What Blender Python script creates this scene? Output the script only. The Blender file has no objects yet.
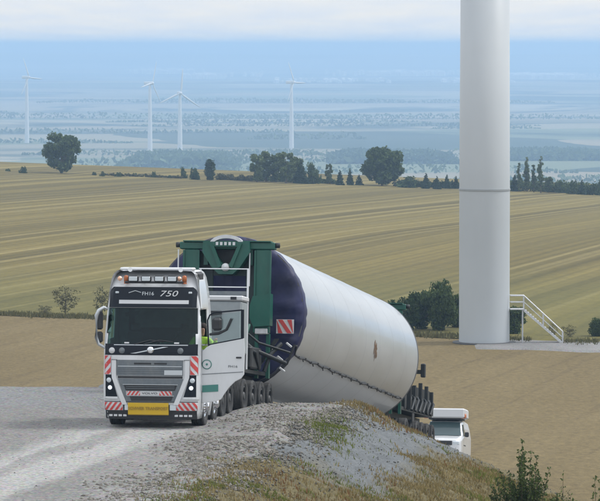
import bpy, math, random
import numpy as np
from mathutils import Vector, Matrix
random.seed(7); rng = np.random.default_rng(11)
R = math.radians
SC = bpy.context.scene
COL = SC.collection
CZ = 9.74            # eye height above the gravel plateau
F = 4000.0           # focal length in photo pixels (600 px wide picture)

# ------------------------------------------------------------------ camera
cd = bpy.data.cameras.new('camera'); cam = bpy.data.objects.new('camera', cd); COL.objects.link(cam)
cd.sensor_width = 36; cd.lens = 36 * F / 600
cd.clip_start = 1; cd.clip_end = 90000
cam.location = (0, 0, CZ)
cam.rotation_euler = (R(90) - math.atan(205.5 / F), 0, 0)
SC.camera = cam

# ------------------------------------------------------------------ world, sun
SUN_EL, SUN_AZ = R(52), R(80)       # azimuth clockwise from +Y (view direction)
w = bpy.data.worlds.new("World"); SC.world = w; w.use_nodes = True
nt = w.node_tree; nt.nodes.clear()
N = nt.nodes.new; L = nt.links.new
out = N('ShaderNodeOutputWorld'); bg = N('ShaderNodeBackground')
sky = N('ShaderNodeTexSky'); sky.sky_type = 'NISHITA'; sky.sun_disc = False
sky.sun_elevation = SUN_EL; sky.sun_rotation = SUN_AZ; sky.air_density = 1.0; sky.dust_density = 1.5
sc_ = N('ShaderNodeVectorMath'); sc_.operation = 'SCALE'; sc_.inputs['Scale'].default_value = 0.12
L(sky.outputs[0], sc_.inputs[0])
tc = N('ShaderNodeTexCoord'); sep = N('ShaderNodeSeparateXYZ'); L(tc.outputs['Generated'], sep.inputs[0])
mx = N('ShaderNodeMath'); mx.operation = 'MAXIMUM'; L(sep.outputs['Z'], mx.inputs[0]); mx.inputs[1].default_value = 0
ad = N('ShaderNodeMath'); ad.operation = 'ADD'; L(mx.outputs[0], ad.inputs[0]); ad.inputs[1].default_value = 0.012
dv = N('ShaderNodeVectorMath'); dv.operation = 'DIVIDE'; L(tc.outputs['Generated'], dv.inputs[0])
cb = N('ShaderNodeCombineXYZ'); L(ad.outputs[0], cb.inputs[0]); L(ad.outputs[0], cb.inputs[1]); cb.inputs[2].default_value = 1.0
L(cb.outputs[0], dv.inputs[1])
mp = N('ShaderNodeMapping'); mp.inputs['Scale'].default_value = (0.9, 0.11, 0.0); L(dv.outputs[0], mp.inputs[0])
n1 = N('ShaderNodeTexNoise'); n1.inputs['Scale'].default_value = 1.0; n1.inputs['Detail'].default_value = 5; L(mp.outputs[0], n1.inputs['Vector'])
r1 = N('ShaderNodeValToRGB'); L(n1.outputs['Fac'], r1.inputs[0])
r1.color_ramp.elements[0].position = 0.35; r1.color_ramp.elements[0].color = (0.60, 0.64, 0.70, 1)
r1.color_ramp.elements[1].position = 0.65; r1.color_ramp.elements[1].color = (0.70, 0.695, 0.68, 1)
mix = N('ShaderNodeMix'); mix.data_type = 'RGBA'; mix.inputs['Factor'].default_value = 0.86
L(sc_.outputs[0], mix.inputs['A']); L(r1.outputs[0], mix.inputs['B'])
L(mix.outputs['Result'], bg.inputs['Color'])
st = N('ShaderNodeMath'); st.operation = 'MULTIPLY_ADD'; L(mx.outputs[0], st.inputs[0]); st.inputs[1].default_value = .7; st.inputs[2].default_value = 1.0   # an overcast sky is brighter overhead
L(st.outputs[0], bg.inputs['Strength'])
L(bg.outputs[0], out.inputs['Surface'])

sd = bpy.data.lights.new('sun', 'SUN'); sd.energy = 1.5; sd.angle = R(10); sd.color = (1.0, 0.975, 0.94)
sun = bpy.data.objects.new('sun', sd); COL.objects.link(sun)
sdir = Vector((math.sin(SUN_AZ) * math.cos(SUN_EL), math.cos(SUN_AZ) * math.cos(SUN_EL), math.sin(SUN_EL)))
sun.rotation_euler = sdir.to_track_quat('Z', 'Y').to_euler(); sun.location = (0, 0, 60)
SC.view_settings.view_transform = 'Standard'; SC.view_settings.look = 'None'
SC.view_settings.exposure = 0.5; SC.view_settings.gamma = 1.0
try:
    SC.cycles.max_bounces = 6; SC.cycles.transparent_max_bounces = 12; SC.cycles.volume_bounces = 1
except Exception: pass

# ------------------------------------------------------------------ helpers
def tag(o, label=None, cat=None, group=None, kind=None):
    if label: o['label'] = label
    if cat: o['category'] = cat
    if group: o['group'] = group
    if kind: o['kind'] = kind
    return o

def thing(name, label, cat, loc=(0, 0, 0), rot=(0, 0, 0), group=None):
    o = bpy.data.objects.new(name, None); COL.objects.link(o)
    o.location = loc; o.rotation_euler = rot; o.empty_display_size = 0.3
    return tag(o, label, cat, group)

def mesh_np(name, verts, faces, nper):
    """verts (n,3), faces (m,nper)"""
    me = bpy.data.meshes.new(name); verts = np.asarray(verts, np.float32); faces = np.asarray(faces, np.int32)
    me.vertices.add(len(verts)); me.vertices.foreach_set('co', verts.ravel())
    me.loops.add(faces.size); me.loops.foreach_set('vertex_index', faces.ravel())
    me.polygons.add(len(faces)); me.polygons.foreach_set('loop_start', np.arange(0, faces.size, nper, dtype=np.int32))
    me.update(calc_edges=True); me.validate()
    return me

def link(name, me, m=None, parent=None, smooth=None):
    o = bpy.data.objects.new(name, me); COL.objects.link(o)
    if m: me.materials.append(m)
    if parent: o.parent = parent
    if smooth is not None:
        me.polygons.foreach_set('use_smooth', [smooth] * len(me.polygons))
    return o

class MB:
    def __init__(s): s.v = []; s.f = []; s.sm = []
    def add(s, vs, fs, smooth=False, M=None):
        b = len(s.v)
        for p in vs:
            p = Vector(p); s.v.append(tuple(M @ p) if M else tuple(p))
        for f in fs: s.f.append([b + i for i in f]); s.sm.append(smooth)
        return s
    def box(s, c, d, M=None, bev=0.0):
        x, y, z = d[0] / 2, d[1] / 2, d[2] / 2; cx, cy, cz = c
        if bev <= 0:
            vs = [(cx + i * x, cy + j * y, cz + k * z) for i in (-1, 1) for j in (-1, 1) for k in (-1, 1)]
            fs = [(0, 1, 3, 2), (4, 6, 7, 5), (0, 4, 5, 1), (2, 3, 7, 6), (0, 2, 6, 4), (1, 5, 7, 3)]
            return s.add(vs, fs, False, M)
        bev = min(bev, x * .9, y * .9, z * .9)
        vs = []; idx = {}
        for i in (-1, 1):
            for j in (-1, 1):
                for k in (-1, 1):
                    for a in range(3):
                        o = [x - bev, y - bev, z - bev]; o[a] += bev
                        idx[(i, j, k, a)] = len(vs); vs.append((cx + i * o[0], cy + j * o[1], cz + k * o[2]))
        fs = []
        def q(*ks): fs.append([idx[k] for k in ks])
        for i in (-1, 1):
            q((i, -1, -1, 0), (i, 1, -1, 0), (i, 1, 1, 0), (i, -1, 1, 0))
            q((-1, i, -1, 1), (1, i, -1, 1), (1, i, 1, 1), (-1, i, 1, 1))
            q((-1, -1, i, 2), (1, -1, i, 2), (1, 1, i, 2), (-1, 1, i, 2))
            for j in (-1, 1):
                q((i, j, -1, 0), (i, j, 1, 0), (i, j, 1, 1), (i, j, -1, 1))
                q((i, -1, j, 0), (i, 1, j, 0), (i, 1, j, 2), (i, -1, j, 2))
                q((-1, i, j, 1), (1, i, j, 1), (1, i, j, 2), (-1, i, j, 2))
                for k in (-1, 1): q((i, j, k, 0), (i, j, k, 1), (i, j, k, 2))
        return s.add(vs, fs, False, M)
    def tube(s, pts, r, n=8, cap=True, M=None):
        pts = [Vector(p) for p in pts]; rs = r if isinstance(r, (list, tuple)) else [r] * len(pts)
        vs = []; fs = []; ref = None
        for i, p in enumerate(pts):
            t = (pts[min(i + 1, len(pts) - 1)] - pts[max(i - 1, 0)]).normalized()
            if ref is None: ref = Vector((0, 0, 1)) if abs(t.z) < .9 else Vector((1, 0, 0))
            a = t.cross(ref).normalized(); b = t.cross(a).normalized(); ref = -b if False else ref
            for k in range(n):
                an = 2 * math.pi * k / n
                vs.append(p + (a * math.cos(an) + b * math.sin(an)) * rs[i])
        for i in range(len(pts) - 1):
            for k in range(n):
                k2 = (k + 1) % n
                fs.append((i * n + k, i * n + k2, (i + 1) * n + k2, (i + 1) * n + k))
        s.add(vs, fs, True, M)
        if cap:
            s.add(vs[:n], [tuple(range(n))], False, M); s.add(vs[-n:], [tuple(range(n))], False, M)
        return s
    def lathe(s, prof, axis='Y', c=(0, 0, 0), n=24, smooth=True, M=None):
        """prof: [(radius, along)] """
        vs = []; fs = []
        for r, a in prof:
            for k in range(n):
                t = 2 * math.pi * k / n; u, v = r * math.cos(t), r * math.sin(t)
                p = {'Y': (u, a, v), 'X': (a, u, v), 'Z': (u, v, a)}[axis]
                vs.append((p[0] + c[0], p[1] + c[1], p[2] + c[2]))
        for i in range(len(prof) - 1):
            for k in range(n):
                k2 = (k + 1) % n
                fs.append((i * n + k, i * n + k2, (i + 1) * n + k2, (i + 1) * n + k))
        return s.add(vs, fs, smooth, M)
    def prism(s, poly, d, plane='XZ', at=0.0, M=None):
        """poly extruded by thickness d; plane XZ -> along +Y from at"""
        n = len(poly)
        def P(a, b, t): return {'XZ': (a, at + t, b), 'XY': (a, b, at + t), 'YZ': (at + t, a, b)}[plane]
        vs = [P(a, b, 0) for a, b in poly] + [P(a, b, d) for a, b in poly]
        fs = [tuple(range(n)), tuple(range(2 * n - 1, n - 1, -1))]
        fs += [(i, (i + 1) % n, n + (i + 1) % n, n + i) for i in range(n)]
        return s.add(vs, fs, False, M)
    def build(s, name, m, parent=None, bevel=0):
        me = bpy.data.meshes.new(name); me.from_pydata(s.v, [], s.f); me.update()
        me.polygons.foreach_set('use_smooth', s.sm)
        o = link(name, me, m, parent)
        import bmesh
        b = bmesh.new(); b.from_mesh(me); bmesh.ops.recalc_face_normals(b, faces=b.faces); b.to_mesh(me); b.free()
        if bevel:
            md = o.modifiers.new('bevel', 'BEVEL'); md.width = bevel; md.segments = 2; md.limit_method = 'ANGLE'
        return o

def copy_tree(o, parent=None):
    c = o.copy(); COL.objects.link(c); c.parent = parent
    for ch in [x for x in ALLCH.get(o.name, [])] or list(o.children): copy_tree(ch, c)
    return c
ALLCH = {}

def text_mesh(txt, size, name, m, parent, loc, rot=(0, 0, 0), depth=0.004, sx=1.0, shear=0.0, bold=0.0):
    cu = bpy.data.curves.new(name, 'FONT'); cu.body = txt; cu.size = size; cu.extrude = depth
    cu.align_x = 'CENTER'; cu.align_y = 'CENTER'; cu.shear = shear; cu.offset = bold; cu.resolution_u = 3
    t = bpy.data.objects.new(name + '_src', cu); COL.objects.link(t)
    dg = bpy.context.evaluated_depsgraph_get(); me = bpy.data.meshes.new_from_object(t.evaluated_get(dg))
    bpy.data.objects.remove(t); me.name = name
    me.materials.clear()
    for v in me.vertices: v.co.x *= sx
    o = link(name, me, m, parent); o.location = loc; o.rotation_euler = rot
    return o

# ------------------------------------------------------------------ materials
def mat(name, col, rough=0.6, metal=0.0, var=0.0, scale=3.0, bump=0.0, bscale=40.0, dirt=None, dirt_amt=0.0, coat=0.0, spec=None):
    m = bpy.data.materials.new(name); m.use_nodes = True; nt = m.node_tree; p = nt.nodes['Principled BSDF']
    p.inputs['Roughness'].default_value = rough; p.inputs['Metallic'].default_value = metal
    p.inputs['Base Color'].default_value = (*col, 1)
    if coat: p.inputs['Coat Weight'].default_value = coat
    if spec is not None: p.inputs['Specular IOR Level'].default_value = spec
    tc = nt.nodes.new('ShaderNodeTexCoord')
    if var > 0 or dirt:
        n = nt.nodes.new('ShaderNodeTexNoise'); n.inputs['Scale'].default_value = scale; n.inputs['Detail'].default_value = 6
        nt.links.new(tc.outputs['Object'], n.inputs['Vector'])
        r = nt.nodes.new('ShaderNodeValToRGB'); nt.links.new(n.outputs['Fac'], r.inputs[0])
        r.color_ramp.elements[0].position = .3; r.color_ramp.elements[1].position = .7
        r.color_ramp.elements[0].color = (*[c * (1 - var) for c in col], 1); r.color_ramp.elements[1].color = (*[min(1, c * (1 + var)) for c in col], 1)
        last = r.outputs[0]
        if dirt:
            n2 = nt.nodes.new('ShaderNodeTexNoise'); n2.inputs['Scale'].default_value = scale * .7; n2.inputs['Detail'].default_value = 8; n2.inputs['Roughness'].default_value = .7
            mpn = nt.nodes.new('ShaderNodeMapping'); mpn.inputs['Location'].default_value = (3.3, 1.7, 9.1); mpn.inputs['Scale'].default_value = (1, 1, .35)
            nt.links.new(tc.outputs['Object'], mpn.inputs[0]); nt.links.new(mpn.outputs[0], n2.inputs['Vector'])
            mr = nt.nodes.new('ShaderNodeMapRange'); mr.inputs[1].default_value = .45; mr.inputs[2].default_value = .75; mr.inputs[4].default_value = dirt_amt
            nt.links.new(n2.outputs['Fac'], mr.inputs[0])
            mi = nt.nodes.new('ShaderNodeMix'); mi.data_type = 'RGBA'; nt.links.new(mr.outputs[0], mi.inputs['Factor'])
            nt.links.new(last, mi.inputs['A']); mi.inputs['B'].default_value = (*dirt, 1); last = mi.outputs['Result']
        nt.links.new(last, p.inputs['Base Color'])
    if bump > 0:
        n = nt.nodes.new('ShaderNodeTexNoise'); n.inputs['Scale'].default_value = bscale; n.inputs['Detail'].default_value = 4
        nt.links.new(tc.outputs['Object'], n.inputs['Vector'])
        b = nt.nodes.new('ShaderNodeBump'); b.inputs['Strength'].default_value = bump; b.inputs['Distance'].default_value = .02
        nt.links.new(n.outputs['Fac'], b.inputs['Height']); nt.links.new(b.outputs[0], p.inputs['Normal'])
    return m

def glow(name, col, s):
    m = bpy.data.materials.new(name); m.use_nodes = True; p = m.node_tree.nodes['Principled BSDF']
    p.inputs['Base Color'].default_value = (*col, 1); p.inputs['Emission Color'].default_value = (*col, 1); p.inputs['Emission Strength'].default_value = s
    return m

def glass(name, tint=(.35, .42, .42), refl=0.12):
    m = bpy.data.materials.new(name); m.use_nodes = True; nt = m.node_tree; nt.nodes.clear()
    o = nt.nodes.new('ShaderNodeOutputMaterial'); mi = nt.nodes.new('ShaderNodeMixShader')
    t = nt.nodes.new('ShaderNodeBsdfTransparent'); t.inputs[0].default_value = (*tint, 1)
    g = nt.nodes.new('ShaderNodeBsdfGlossy'); g.inputs['Roughness'].default_value = .03; g.inputs['Color'].default_value = (.9, .95, 1, 1)
    f = nt.nodes.new('ShaderNodeFresnel'); f.inputs[0].default_value = 1.5
    a = nt.nodes.new('ShaderNodeMath'); a.operation = 'ADD'; a.inputs[1].default_value = refl; nt.links.new(f.outputs[0], a.inputs[0])
    nt.links.new(a.outputs[0], mi.inputs[0]); nt.links.new(t.outputs[0], mi.inputs[1]); nt.links.new(g.outputs[0], mi.inputs[2])
    nt.links.new(mi.outputs[0], o.inputs[0]); return m

def leafmat(name, c0, c1, trans=.25):
    m = bpy.data.materials.new(name); m.use_nodes = True; nt = m.node_tree; p = nt.nodes['Principled BSDF']
    p.inputs['Roughness'].default_value = .7; p.inputs['Specular IOR Level'].default_value = .25
    g = nt.nodes.new('ShaderNodeNewGeometry'); r = nt.nodes.new('ShaderNodeValToRGB')
    oi = nt.nodes.new('ShaderNodeObjectInfo')
    n = nt.nodes.new('ShaderNodeTexNoise'); n.inputs['Scale'].default_value = .9; nt.links.new(g.outputs['Position'], n.inputs['Vector'])
    a = nt.nodes.new('ShaderNodeMath'); a.operation = 'ADD'; nt.links.new(g.outputs['Random Per Island'], a.inputs[0]); nt.links.new(n.outputs['Fac'], a.inputs[1])
    b = nt.nodes.new('ShaderNodeMath'); b.operation = 'MULTIPLY_ADD'; b.inputs[1].default_value = .5; nt.links.new(a.outputs[0], b.inputs[0])
    c = nt.nodes.new('ShaderNodeMath'); c.operation = 'MULTIPLY_ADD'; c.inputs[1].default_value = .3; c.inputs[2].default_value = -.15; nt.links.new(oi.outputs['Random'], c.inputs[0]); nt.links.new(c.outputs[0], b.inputs[2])
    nt.links.new(b.outputs[0], r.inputs[0])
    r.color_ramp.elements[0].color = (*c0, 1); r.color_ramp.elements[1].color = (*c1, 1)
    r.color_ramp.elements[0].position = .15; r.color_ramp.elements[1].position = .85
    nt.links.new(r.outputs[0], p.inputs['Base Color'])
    if trans:
        o = nt.nodes['Material Output']; t = nt.nodes.new('ShaderNodeBsdfTranslucent'); nt.links.new(r.outputs[0], t.inputs[0])
        mi = nt.nodes.new('ShaderNodeMixShader'); mi.inputs[0].default_value = trans
        nt.links.new(p.outputs[0], mi.inputs[1]); nt.links.new(t.outputs[0], mi.inputs[2]); nt.links.new(mi.outputs[0], o.inputs[0])
    return m

# ground materials, all laid out in world metres
class G:
    """tiny node helper on world position"""
    def __init__(s, name, rough=.95):
        s.m = bpy.data.materials.new(name); s.m.use_nodes = True; s.nt = s.m.node_tree; s.p = s.nt.nodes['Principled BSDF']
        s.p.inputs['Roughness'].default_value = rough; s.p.inputs['Specular IOR Level'].default_value = .2
        s.g = s.nt.nodes.new('ShaderNodeNewGeometry'); s.pos = s.g.outputs['Position']
    def map(s, sc=(1, 1, 1), loc=(0, 0, 0), rz=0):
        n = s.nt.nodes.new('ShaderNodeMapping'); n.vector_type = 'POINT'
        n.inputs['Scale'].default_value = sc; n.inputs['Location'].default_value = loc; n.inputs['Rotation'].default_value = (0, 0, rz)
        s.nt.links.new(s.pos, n.inputs[0]); return n.outputs[0]
    def rotmap(s, rz, sc, loc=(0, 0, 0)):
        a = s.nt.nodes.new('ShaderNodeMapping'); a.inputs['Rotation'].default_value = (0, 0, rz); s.nt.links.new(s.pos, a.inputs[0])
        b = s.nt.nodes.new('ShaderNodeMapping'); b.inputs['Scale'].default_value = sc; b.inputs['Location'].default_value = loc; s.nt.links.new(a.outputs[0], b.inputs[0]); return b.outputs[0]
    def noise(s, vec, scale=1, detail=4, rough=.5):
        n = s.nt.nodes.new('ShaderNodeTexNoise'); n.inputs['Scale'].default_value = scale; n.inputs['Detail'].default_value = detail; n.inputs['Roughness'].default_value = rough
        s.nt.links.new(vec, n.inputs['Vector']); return n.outputs['Fac']
    def ramp(s, fac, stops):
        r = s.nt.nodes.new('ShaderNodeValToRGB'); s.nt.links.new(fac, r.inputs[0]); e = r.color_ramp.elements
        while len(e) < len(stops): e.new(.5)
        for k, (p, c) in enumerate(stops): e[k].position = p; e[k].color = (*c, 1) if isinstance(c, tuple) else (c, c, c, 1)
        return r.outputs[0]
    def mix(s, fac, a, b, mode='MIX'):
        m = s.nt.nodes.new('ShaderNodeMix'); m.data_type = 'RGBA'; m.blend_type = mode
        for k, v in (('Factor', fac), ('A', a), ('B', b)):
            if isinstance(v, tuple): m.inputs[k].default_value = (*v, 1)
            elif isinstance(v, (int, float)): m.inputs[k].default_value = v
            else: s.nt.links.new(v, m.inputs[k])
        return m.outputs['Result']
    def math(s, op, a, b=0.0, c=None):
        m = s.nt.nodes.new('ShaderNodeMath'); m.operation = op
        for k, v in ((0, a), (1, b), (2, c)):
            if v is None: continue
            if isinstance(v, (int, float)): m.inputs[k].default_value = v
            else: s.nt.links.new(v, m.inputs[k])
        return m.outputs[0]
    def xyz(s):
        n = s.nt.nodes.new('ShaderNodeSeparateXYZ'); s.nt.links.new(s.pos, n.inputs[0]); return n.outputs
    def color(s, c): s.nt.links.new(c, s.p.inputs['Base Color'])
    def bump(s, h, dist, st=1.0):
        b = s.nt.nodes.new('ShaderNodeBump'); b.inputs['Distance'].default_value = dist; b.inputs['Strength'].default_value = st
        s.nt.links.new(h, b.inputs['Height']); s.nt.links.new(b.outputs[0], s.p.inputs['Normal'])

STRIPE = math.atan(.2025)       # tractor lines run this far to the right of the view axis

# ------------------------------------------------------------------ land shape
def smooth(a, b, t):
    t = np.clip((t - a) / (b - a), 0, 1); return t * t * (3 - 2 * t)

_lat = rng.random((256, 256))
def vnoise(x, y, s):
    x = np.asarray(x, float) / s; y = np.asarray(y, float) / s
    xi = np.floor(x).astype(int); yi = np.floor(y).astype(int); fx = x - xi; fy = y - yi
    fx = fx * fx * (3 - 2 * fx); fy = fy * fy * (3 - 2 * fy)
    g = lambda a, b: _lat[a % 256, b % 256]
    return (g(xi, yi) * (1 - fx) + g(xi + 1, yi) * fx) * (1 - fy) + (g(xi, yi + 1) * (1 - fx) + g(xi + 1, yi + 1) * fx) * fy - .5
def fbm(x, y, s, n=4):
    return sum(vnoise(np.asarray(x) + 37.1 * i, np.asarray(y) - 17.7 * i, s / 2 ** i) / 2 ** i for i in range(n))

_py = np.array([112., 170, 190, 230, 300]); _pz = np.array([-.6615, -8.2, -9.9, -12.7, -15.4])
def prof(y):
    y = np.asarray(y, float)
    a = -np.clip(y - 101.5, 0, None) ** 2 * .006
    return np.where(y < 112, a, np.interp(y, _py, _pz))
def xsh(y):                      # right shoulder of the plateau and road
    y = np.asarray(y, float)
    return np.where(y < 136, -2.5 + .155 * (y - 87) - .045 * np.clip(y - 125, 0, 20), np.interp(y, [136, 146, 160, 175, 190, 200, 215, 250, 330], [4.6, 5.25, 6.0, 6.9, 8.0, 8.2, 7.2, 1.0, -16.0]))
def zfield(x, y):
    x = np.asarray(x, float); y = np.asarray(y, float)
    crest = -22 - 5.8 * np.clip((x + 75) / 150, -4, 5)
    z = np.where(y < 370, -15.4, -15.4 + (crest + 15.4) * np.clip((y - 370) / 630, 0, 1))
    z = z + fbm(x, y, 120, 2) * .4 * smooth(400, 520, y) * (1 - smooth(900, 980, y))
    f = smooth(1004, 2600, y)
    z = z * (1 - f) + (-117) * f
    return z
def zmound(x, y):
    x = np.asarray(x, float); y = np.asarray(y, float)
    P = prof(y); xr = xsh(y); xl = xr - 5.7
    left = np.where(y < 113.5, 0., -(y - 113.5) * .5)
    hi = P + (left - P) * smooth(0, 1.1, xl - x)
    lo = np.maximum(left, P - .5 * np.clip(xl - x, 0, None))
    z = np.where(x < xl, np.where(left > P, hi, lo), P)
    d = np.clip(x - xr, 0, None)
    z1 = np.where(d < 1.2, .19 * d * d, .2736 + .456 * (d - 1.2)); z2 = np.where(d < .5, .75 * d * d, .1875 + .75 * (d - .5))
    q = smooth(114, 136, y); z = z - (z1 * (1 - q) + z2 * q)
    s_ = x - xr
    z = z + .27 * smooth(105, 109.5, y) * (1 - smooth(112, 117, y)) * smooth(-3.0, -1.9, s_) * (1 - smooth(.2, 1.6, s_)) - .14 * smooth(115, 119, y) * smooth(-1, 0, s_)
    return z
def rough(x, y):
    d = np.asarray(x, float) - xsh(y)
    amp = .03 + .12 * smooth(-2.2, -.2, d) + .1 * smooth(.5, 2.5, d)
    return fbm(x, y, .9, 4) * amp + fbm(x, y, 5, 2) * .06 * smooth(-1.5, 1, d)
def H(x, y):
    m = zmound(x, y) + rough(x, y)
    return np.maximum(m, zfield(x, y) - .3)
def Hs(x, y): return float(H(x, y))
def P2(px, py, D): return ((px - 300) / F * D, D, CZ - (py - 45) / F * D)

def grid(name, X, Y, Z, m, parent=None, smooth_=True):
    ny, nx = X.shape
    idx = np.arange(ny * nx).reshape(ny, nx)
    f = np.stack([idx[:-1, :-1], idx[:-1, 1:], idx[1:, 1:], idx[1:, :-1]], -1).reshape(-1, 4)
    me = mesh_np(name, np.stack([X, Y, Z], -1).reshape(-1, 3), f, 4)
    return link(name, me, m, parent, smooth_)

# materials of the ground
def m_gravel():
    g = G('gravel'); x, y, z = g.xyz()[:3]
    big = g.noise(g.map((1, .35, 1)), .35, 5, .6)
    c = g.ramp(big, [(.3, (.150, .143, .130)), (.7, (.225, .215, .197))])
    # tyre-polished pale strip that swings in from the left to the truck
    u = g.math('SUBTRACT', x, g.math('MULTIPLY', g.math('SUBTRACT', y, 101.0), .235))
    wob = g.math('MULTIPLY', g.math('SUBTRACT', g.noise(g.map((1, .15, 1)), .9, 4, .6), .5), 1.6)
    u2 = g.math('ADD', u, wob)
    inside = g.math('MULTIPLY', g.ramp_v(u2, -5.9, -5.0), g.ramp_v(u2, -2.4, -3.1))
    groove = g.math('MULTIPLY', g.ramp_v(u2, -4.9, -4.6), g.ramp_v(u2, -3.9, -4.25))
    vis = g.math('MULTIPLY', inside, g.math('SUBTRACT', 1.0, g.math('MULTIPLY', groove, .75)))
    vis = g.math('MULTIPLY', vis, g.ramp_v(y, 107, 101))
    c = g.mix(g.math('MULTIPLY', vis, .8), c, (.31, .305, .285))
    # darker blue-grey compacted band along the far brim
    far = g.math('MULTIPLY', g.ramp_v(y, 105.5, 108.5), g.ramp_v(x, -3.5, -6))
    c = g.mix(g.math('MULTIPLY', far, .7), c, (.16, .17, .175))
    fine = g.noise(g.map(), 9, 6, .75)
    c = g.mix(.75, c, g.ramp(fine, [(.3, .28), (.5, .52), (.72, .85)]), 'OVERLAY')
    vor = g.nt.nodes.new('ShaderNodeTexVoronoi'); vor.inputs['Scale'].default_value = 14; g.nt.links.new(g.pos, vor.inputs['Vector'])
    c = g.mix(.35, c, vor.outputs['Color'], 'SOFT_LIGHT')
    hue = g.nt.nodes.new('ShaderNodeHueSaturation'); hue.inputs['Saturation'].default_value = .55; g.nt.links.new(c, hue.inputs['Color']); 
    g.color(hue.outputs[0]); g.bump(g.math('ADD', fine, vor.outputs['Distance']), .03, .6); return g.m
def _rv(s, v, a, b):
    n = s.nt.nodes.new('ShaderNodeMapRange'); n.interpolation_type = 'SMOOTHSTEP'; s.nt.links.new(v, n.inputs[0])
    n.inputs[1].default_value = min(a, b); n.inputs[2].default_value = max(a, b)
    n.inputs[3].default_value = 0 if a < b else 1; n.inputs[4].default_value = 1 if a < b else 0
    return n.outputs[0]
G.ramp_v = _rv

def m_bank():
    g = G('bank_earth'); x, y, z = g.xyz()[:3]
    big = g.noise(g.map((1, .5, 1)), .6, 6, .6)
    grey = g.ramp(g.noise(g.map(), 2.2, 6, .65), [(.3, (.108, .116, .120)), (.7, (.155, .165, .17))])
    soil = g.ramp(g.noise(g.map(), 3.1, 6, .7), [(.3, (.080, .070, .032)), (.7, (.165, .138, .075))])
    # soil takes over low in front and along the brim further back
    d = g.math('SUBTRACT', x, g.math('MULTIPLY_ADD', y, .155, -2.5 - .155 * 87))
    front = g.ramp_v(g.math('ADD', y, g.math('MULTIPLY', g.math('SUBTRACT', big, .5), 9)), 97, 93.5)
    low = g.ramp_v(g.math('ADD', d, g.math('MULTIPLY', g.math('SUBTRACT', big, .5), 4)), 2.5, 4.0)
    f = g.math('MAXIMUM', front, low)
    f = g.math('MULTIPLY', f, g.ramp_v(d, -1.0, .6))
    c = g.mix(f, grey, soil); c_ = c
    f2 = g.ramp_v(y, 138, 152); f2 = g.math('MULTIPLY', f2, g.ramp_v(d, -1.5, -.5)); c0 = g.mix(f, grey, soil); soil2 = g.ramp(g.noise(g.map(), 1.5, 6, .7), [(.3, (.12, .085, .05)), (.7, (.2, .148, .09))]); 
    rut = g.noise(g.rotmap(.55, (.5, 5, 1)), 1.0, 3, .5)
    c = g.mix(f2, c, soil2); c = g.mix(g.math('MULTIPLY', g.ramp_v(rut, .6, .68), .35), c, (.06, .06, .055))
    fine = g.noise(g.map(), 14, 5, .75)
    c = g.mix(.6, c, g.ramp(fine, [(.3, .3), (.5, .5), (.7, .75)]), 'OVERLAY')
    g.color(c); g.bump(fine, .03, .6); return g.m

def m_brown():
    g = G('brown_stubble')
    a = g.noise(g.rotmap(STRIPE, (.35, .018, 0)), 1, 4, .6)
    b = g.noise(g.map((.05, .02, 1)), 1, 4, .6)
    c = g.ramp(a, [(.3, (.130, .096, .040)), (.7, (.180, .138, .064))])
    c = g.mix(.5, c, g.ramp(b, [(.3, (.124, .091, .038)), (.7, (.195, .150, .072))]))
    t = g.noise(g.rotmap(STRIPE + .05, (.9, .03, 0), (13, 4, 0)), 1, 2, .4)
    c = g.mix(g.math('MULTIPLY', g.ramp_v(t, .60, .66), .2), c, (.07, .05, .03))
    f = g.noise(g.map((1, .5, 1)), 2.2, 8, .85)
    c = g.mix(.9, c, g.ramp(f, [(.25, .22), (.5, .5), (.75, .8)]), 'OVERLAY')
    g.color(c); g.bump(f, .3, .5); return g.m

def m_olive():
    g = G('olive_stubble'); x, y, z = g.xyz()[:3]
    a = g.noise(g.rotmap(STRIPE, (.035, .00012, 0)), 1, 3, .55)
    c = g.ramp(a, [(.3, (.092, .071, .018)), (.42, (.118, .092, .024)), (.50, (.146, .114, .032)), (.58, (.106, .082, .021)), (.68, (.134, .105, .029))])
    t = g.noise(g.rotmap(STRIPE, (.15, .0003, 0), (5, 2, 0)), 1, 2, .5)
    c = g.mix(.55, c, g.ramp(t, [(.40, .40), (.5, .5), (.60, .60)]), 'OVERLAY')
    t2 = g.noise(g.rotmap(STRIPE, (.30, .0003, 0), (1, 9, 0)), 1, 1, .4)
    c = g.mix(g.math('MULTIPLY', g.ramp_v(t2, .57, .63), .5), c, (.24, .195, .075))
    c = g.mix(g.math('MULTIPLY', g.ramp_v(t2, .42, .36), .3), c, (.088, .075, .022))
    t3 = g.noise(g.rotmap(STRIPE, (.8, .0006, 0), (8, 3, 0)), 1, 2, .5); c = g.mix(.5, c, g.ramp(t3, [(.35, .32), (.5, .5), (.65, .68)]), 'OVERLAY')
    low = g.math('MULTIPLY', g.ramp_v(y, 520, 390), .4); c = g.mix(low, c, (.098, .105, .028))
    f = g.noise(g.map((1, .35, 1)), .9, 6, .8)
    c = g.mix(.6, c, g.ramp(f, [(.25, .3), (.5, .5), (.75, .7)]), 'OVERLAY')
    g.color(c); g.bump(f, .3, .4); return g.m

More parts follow.
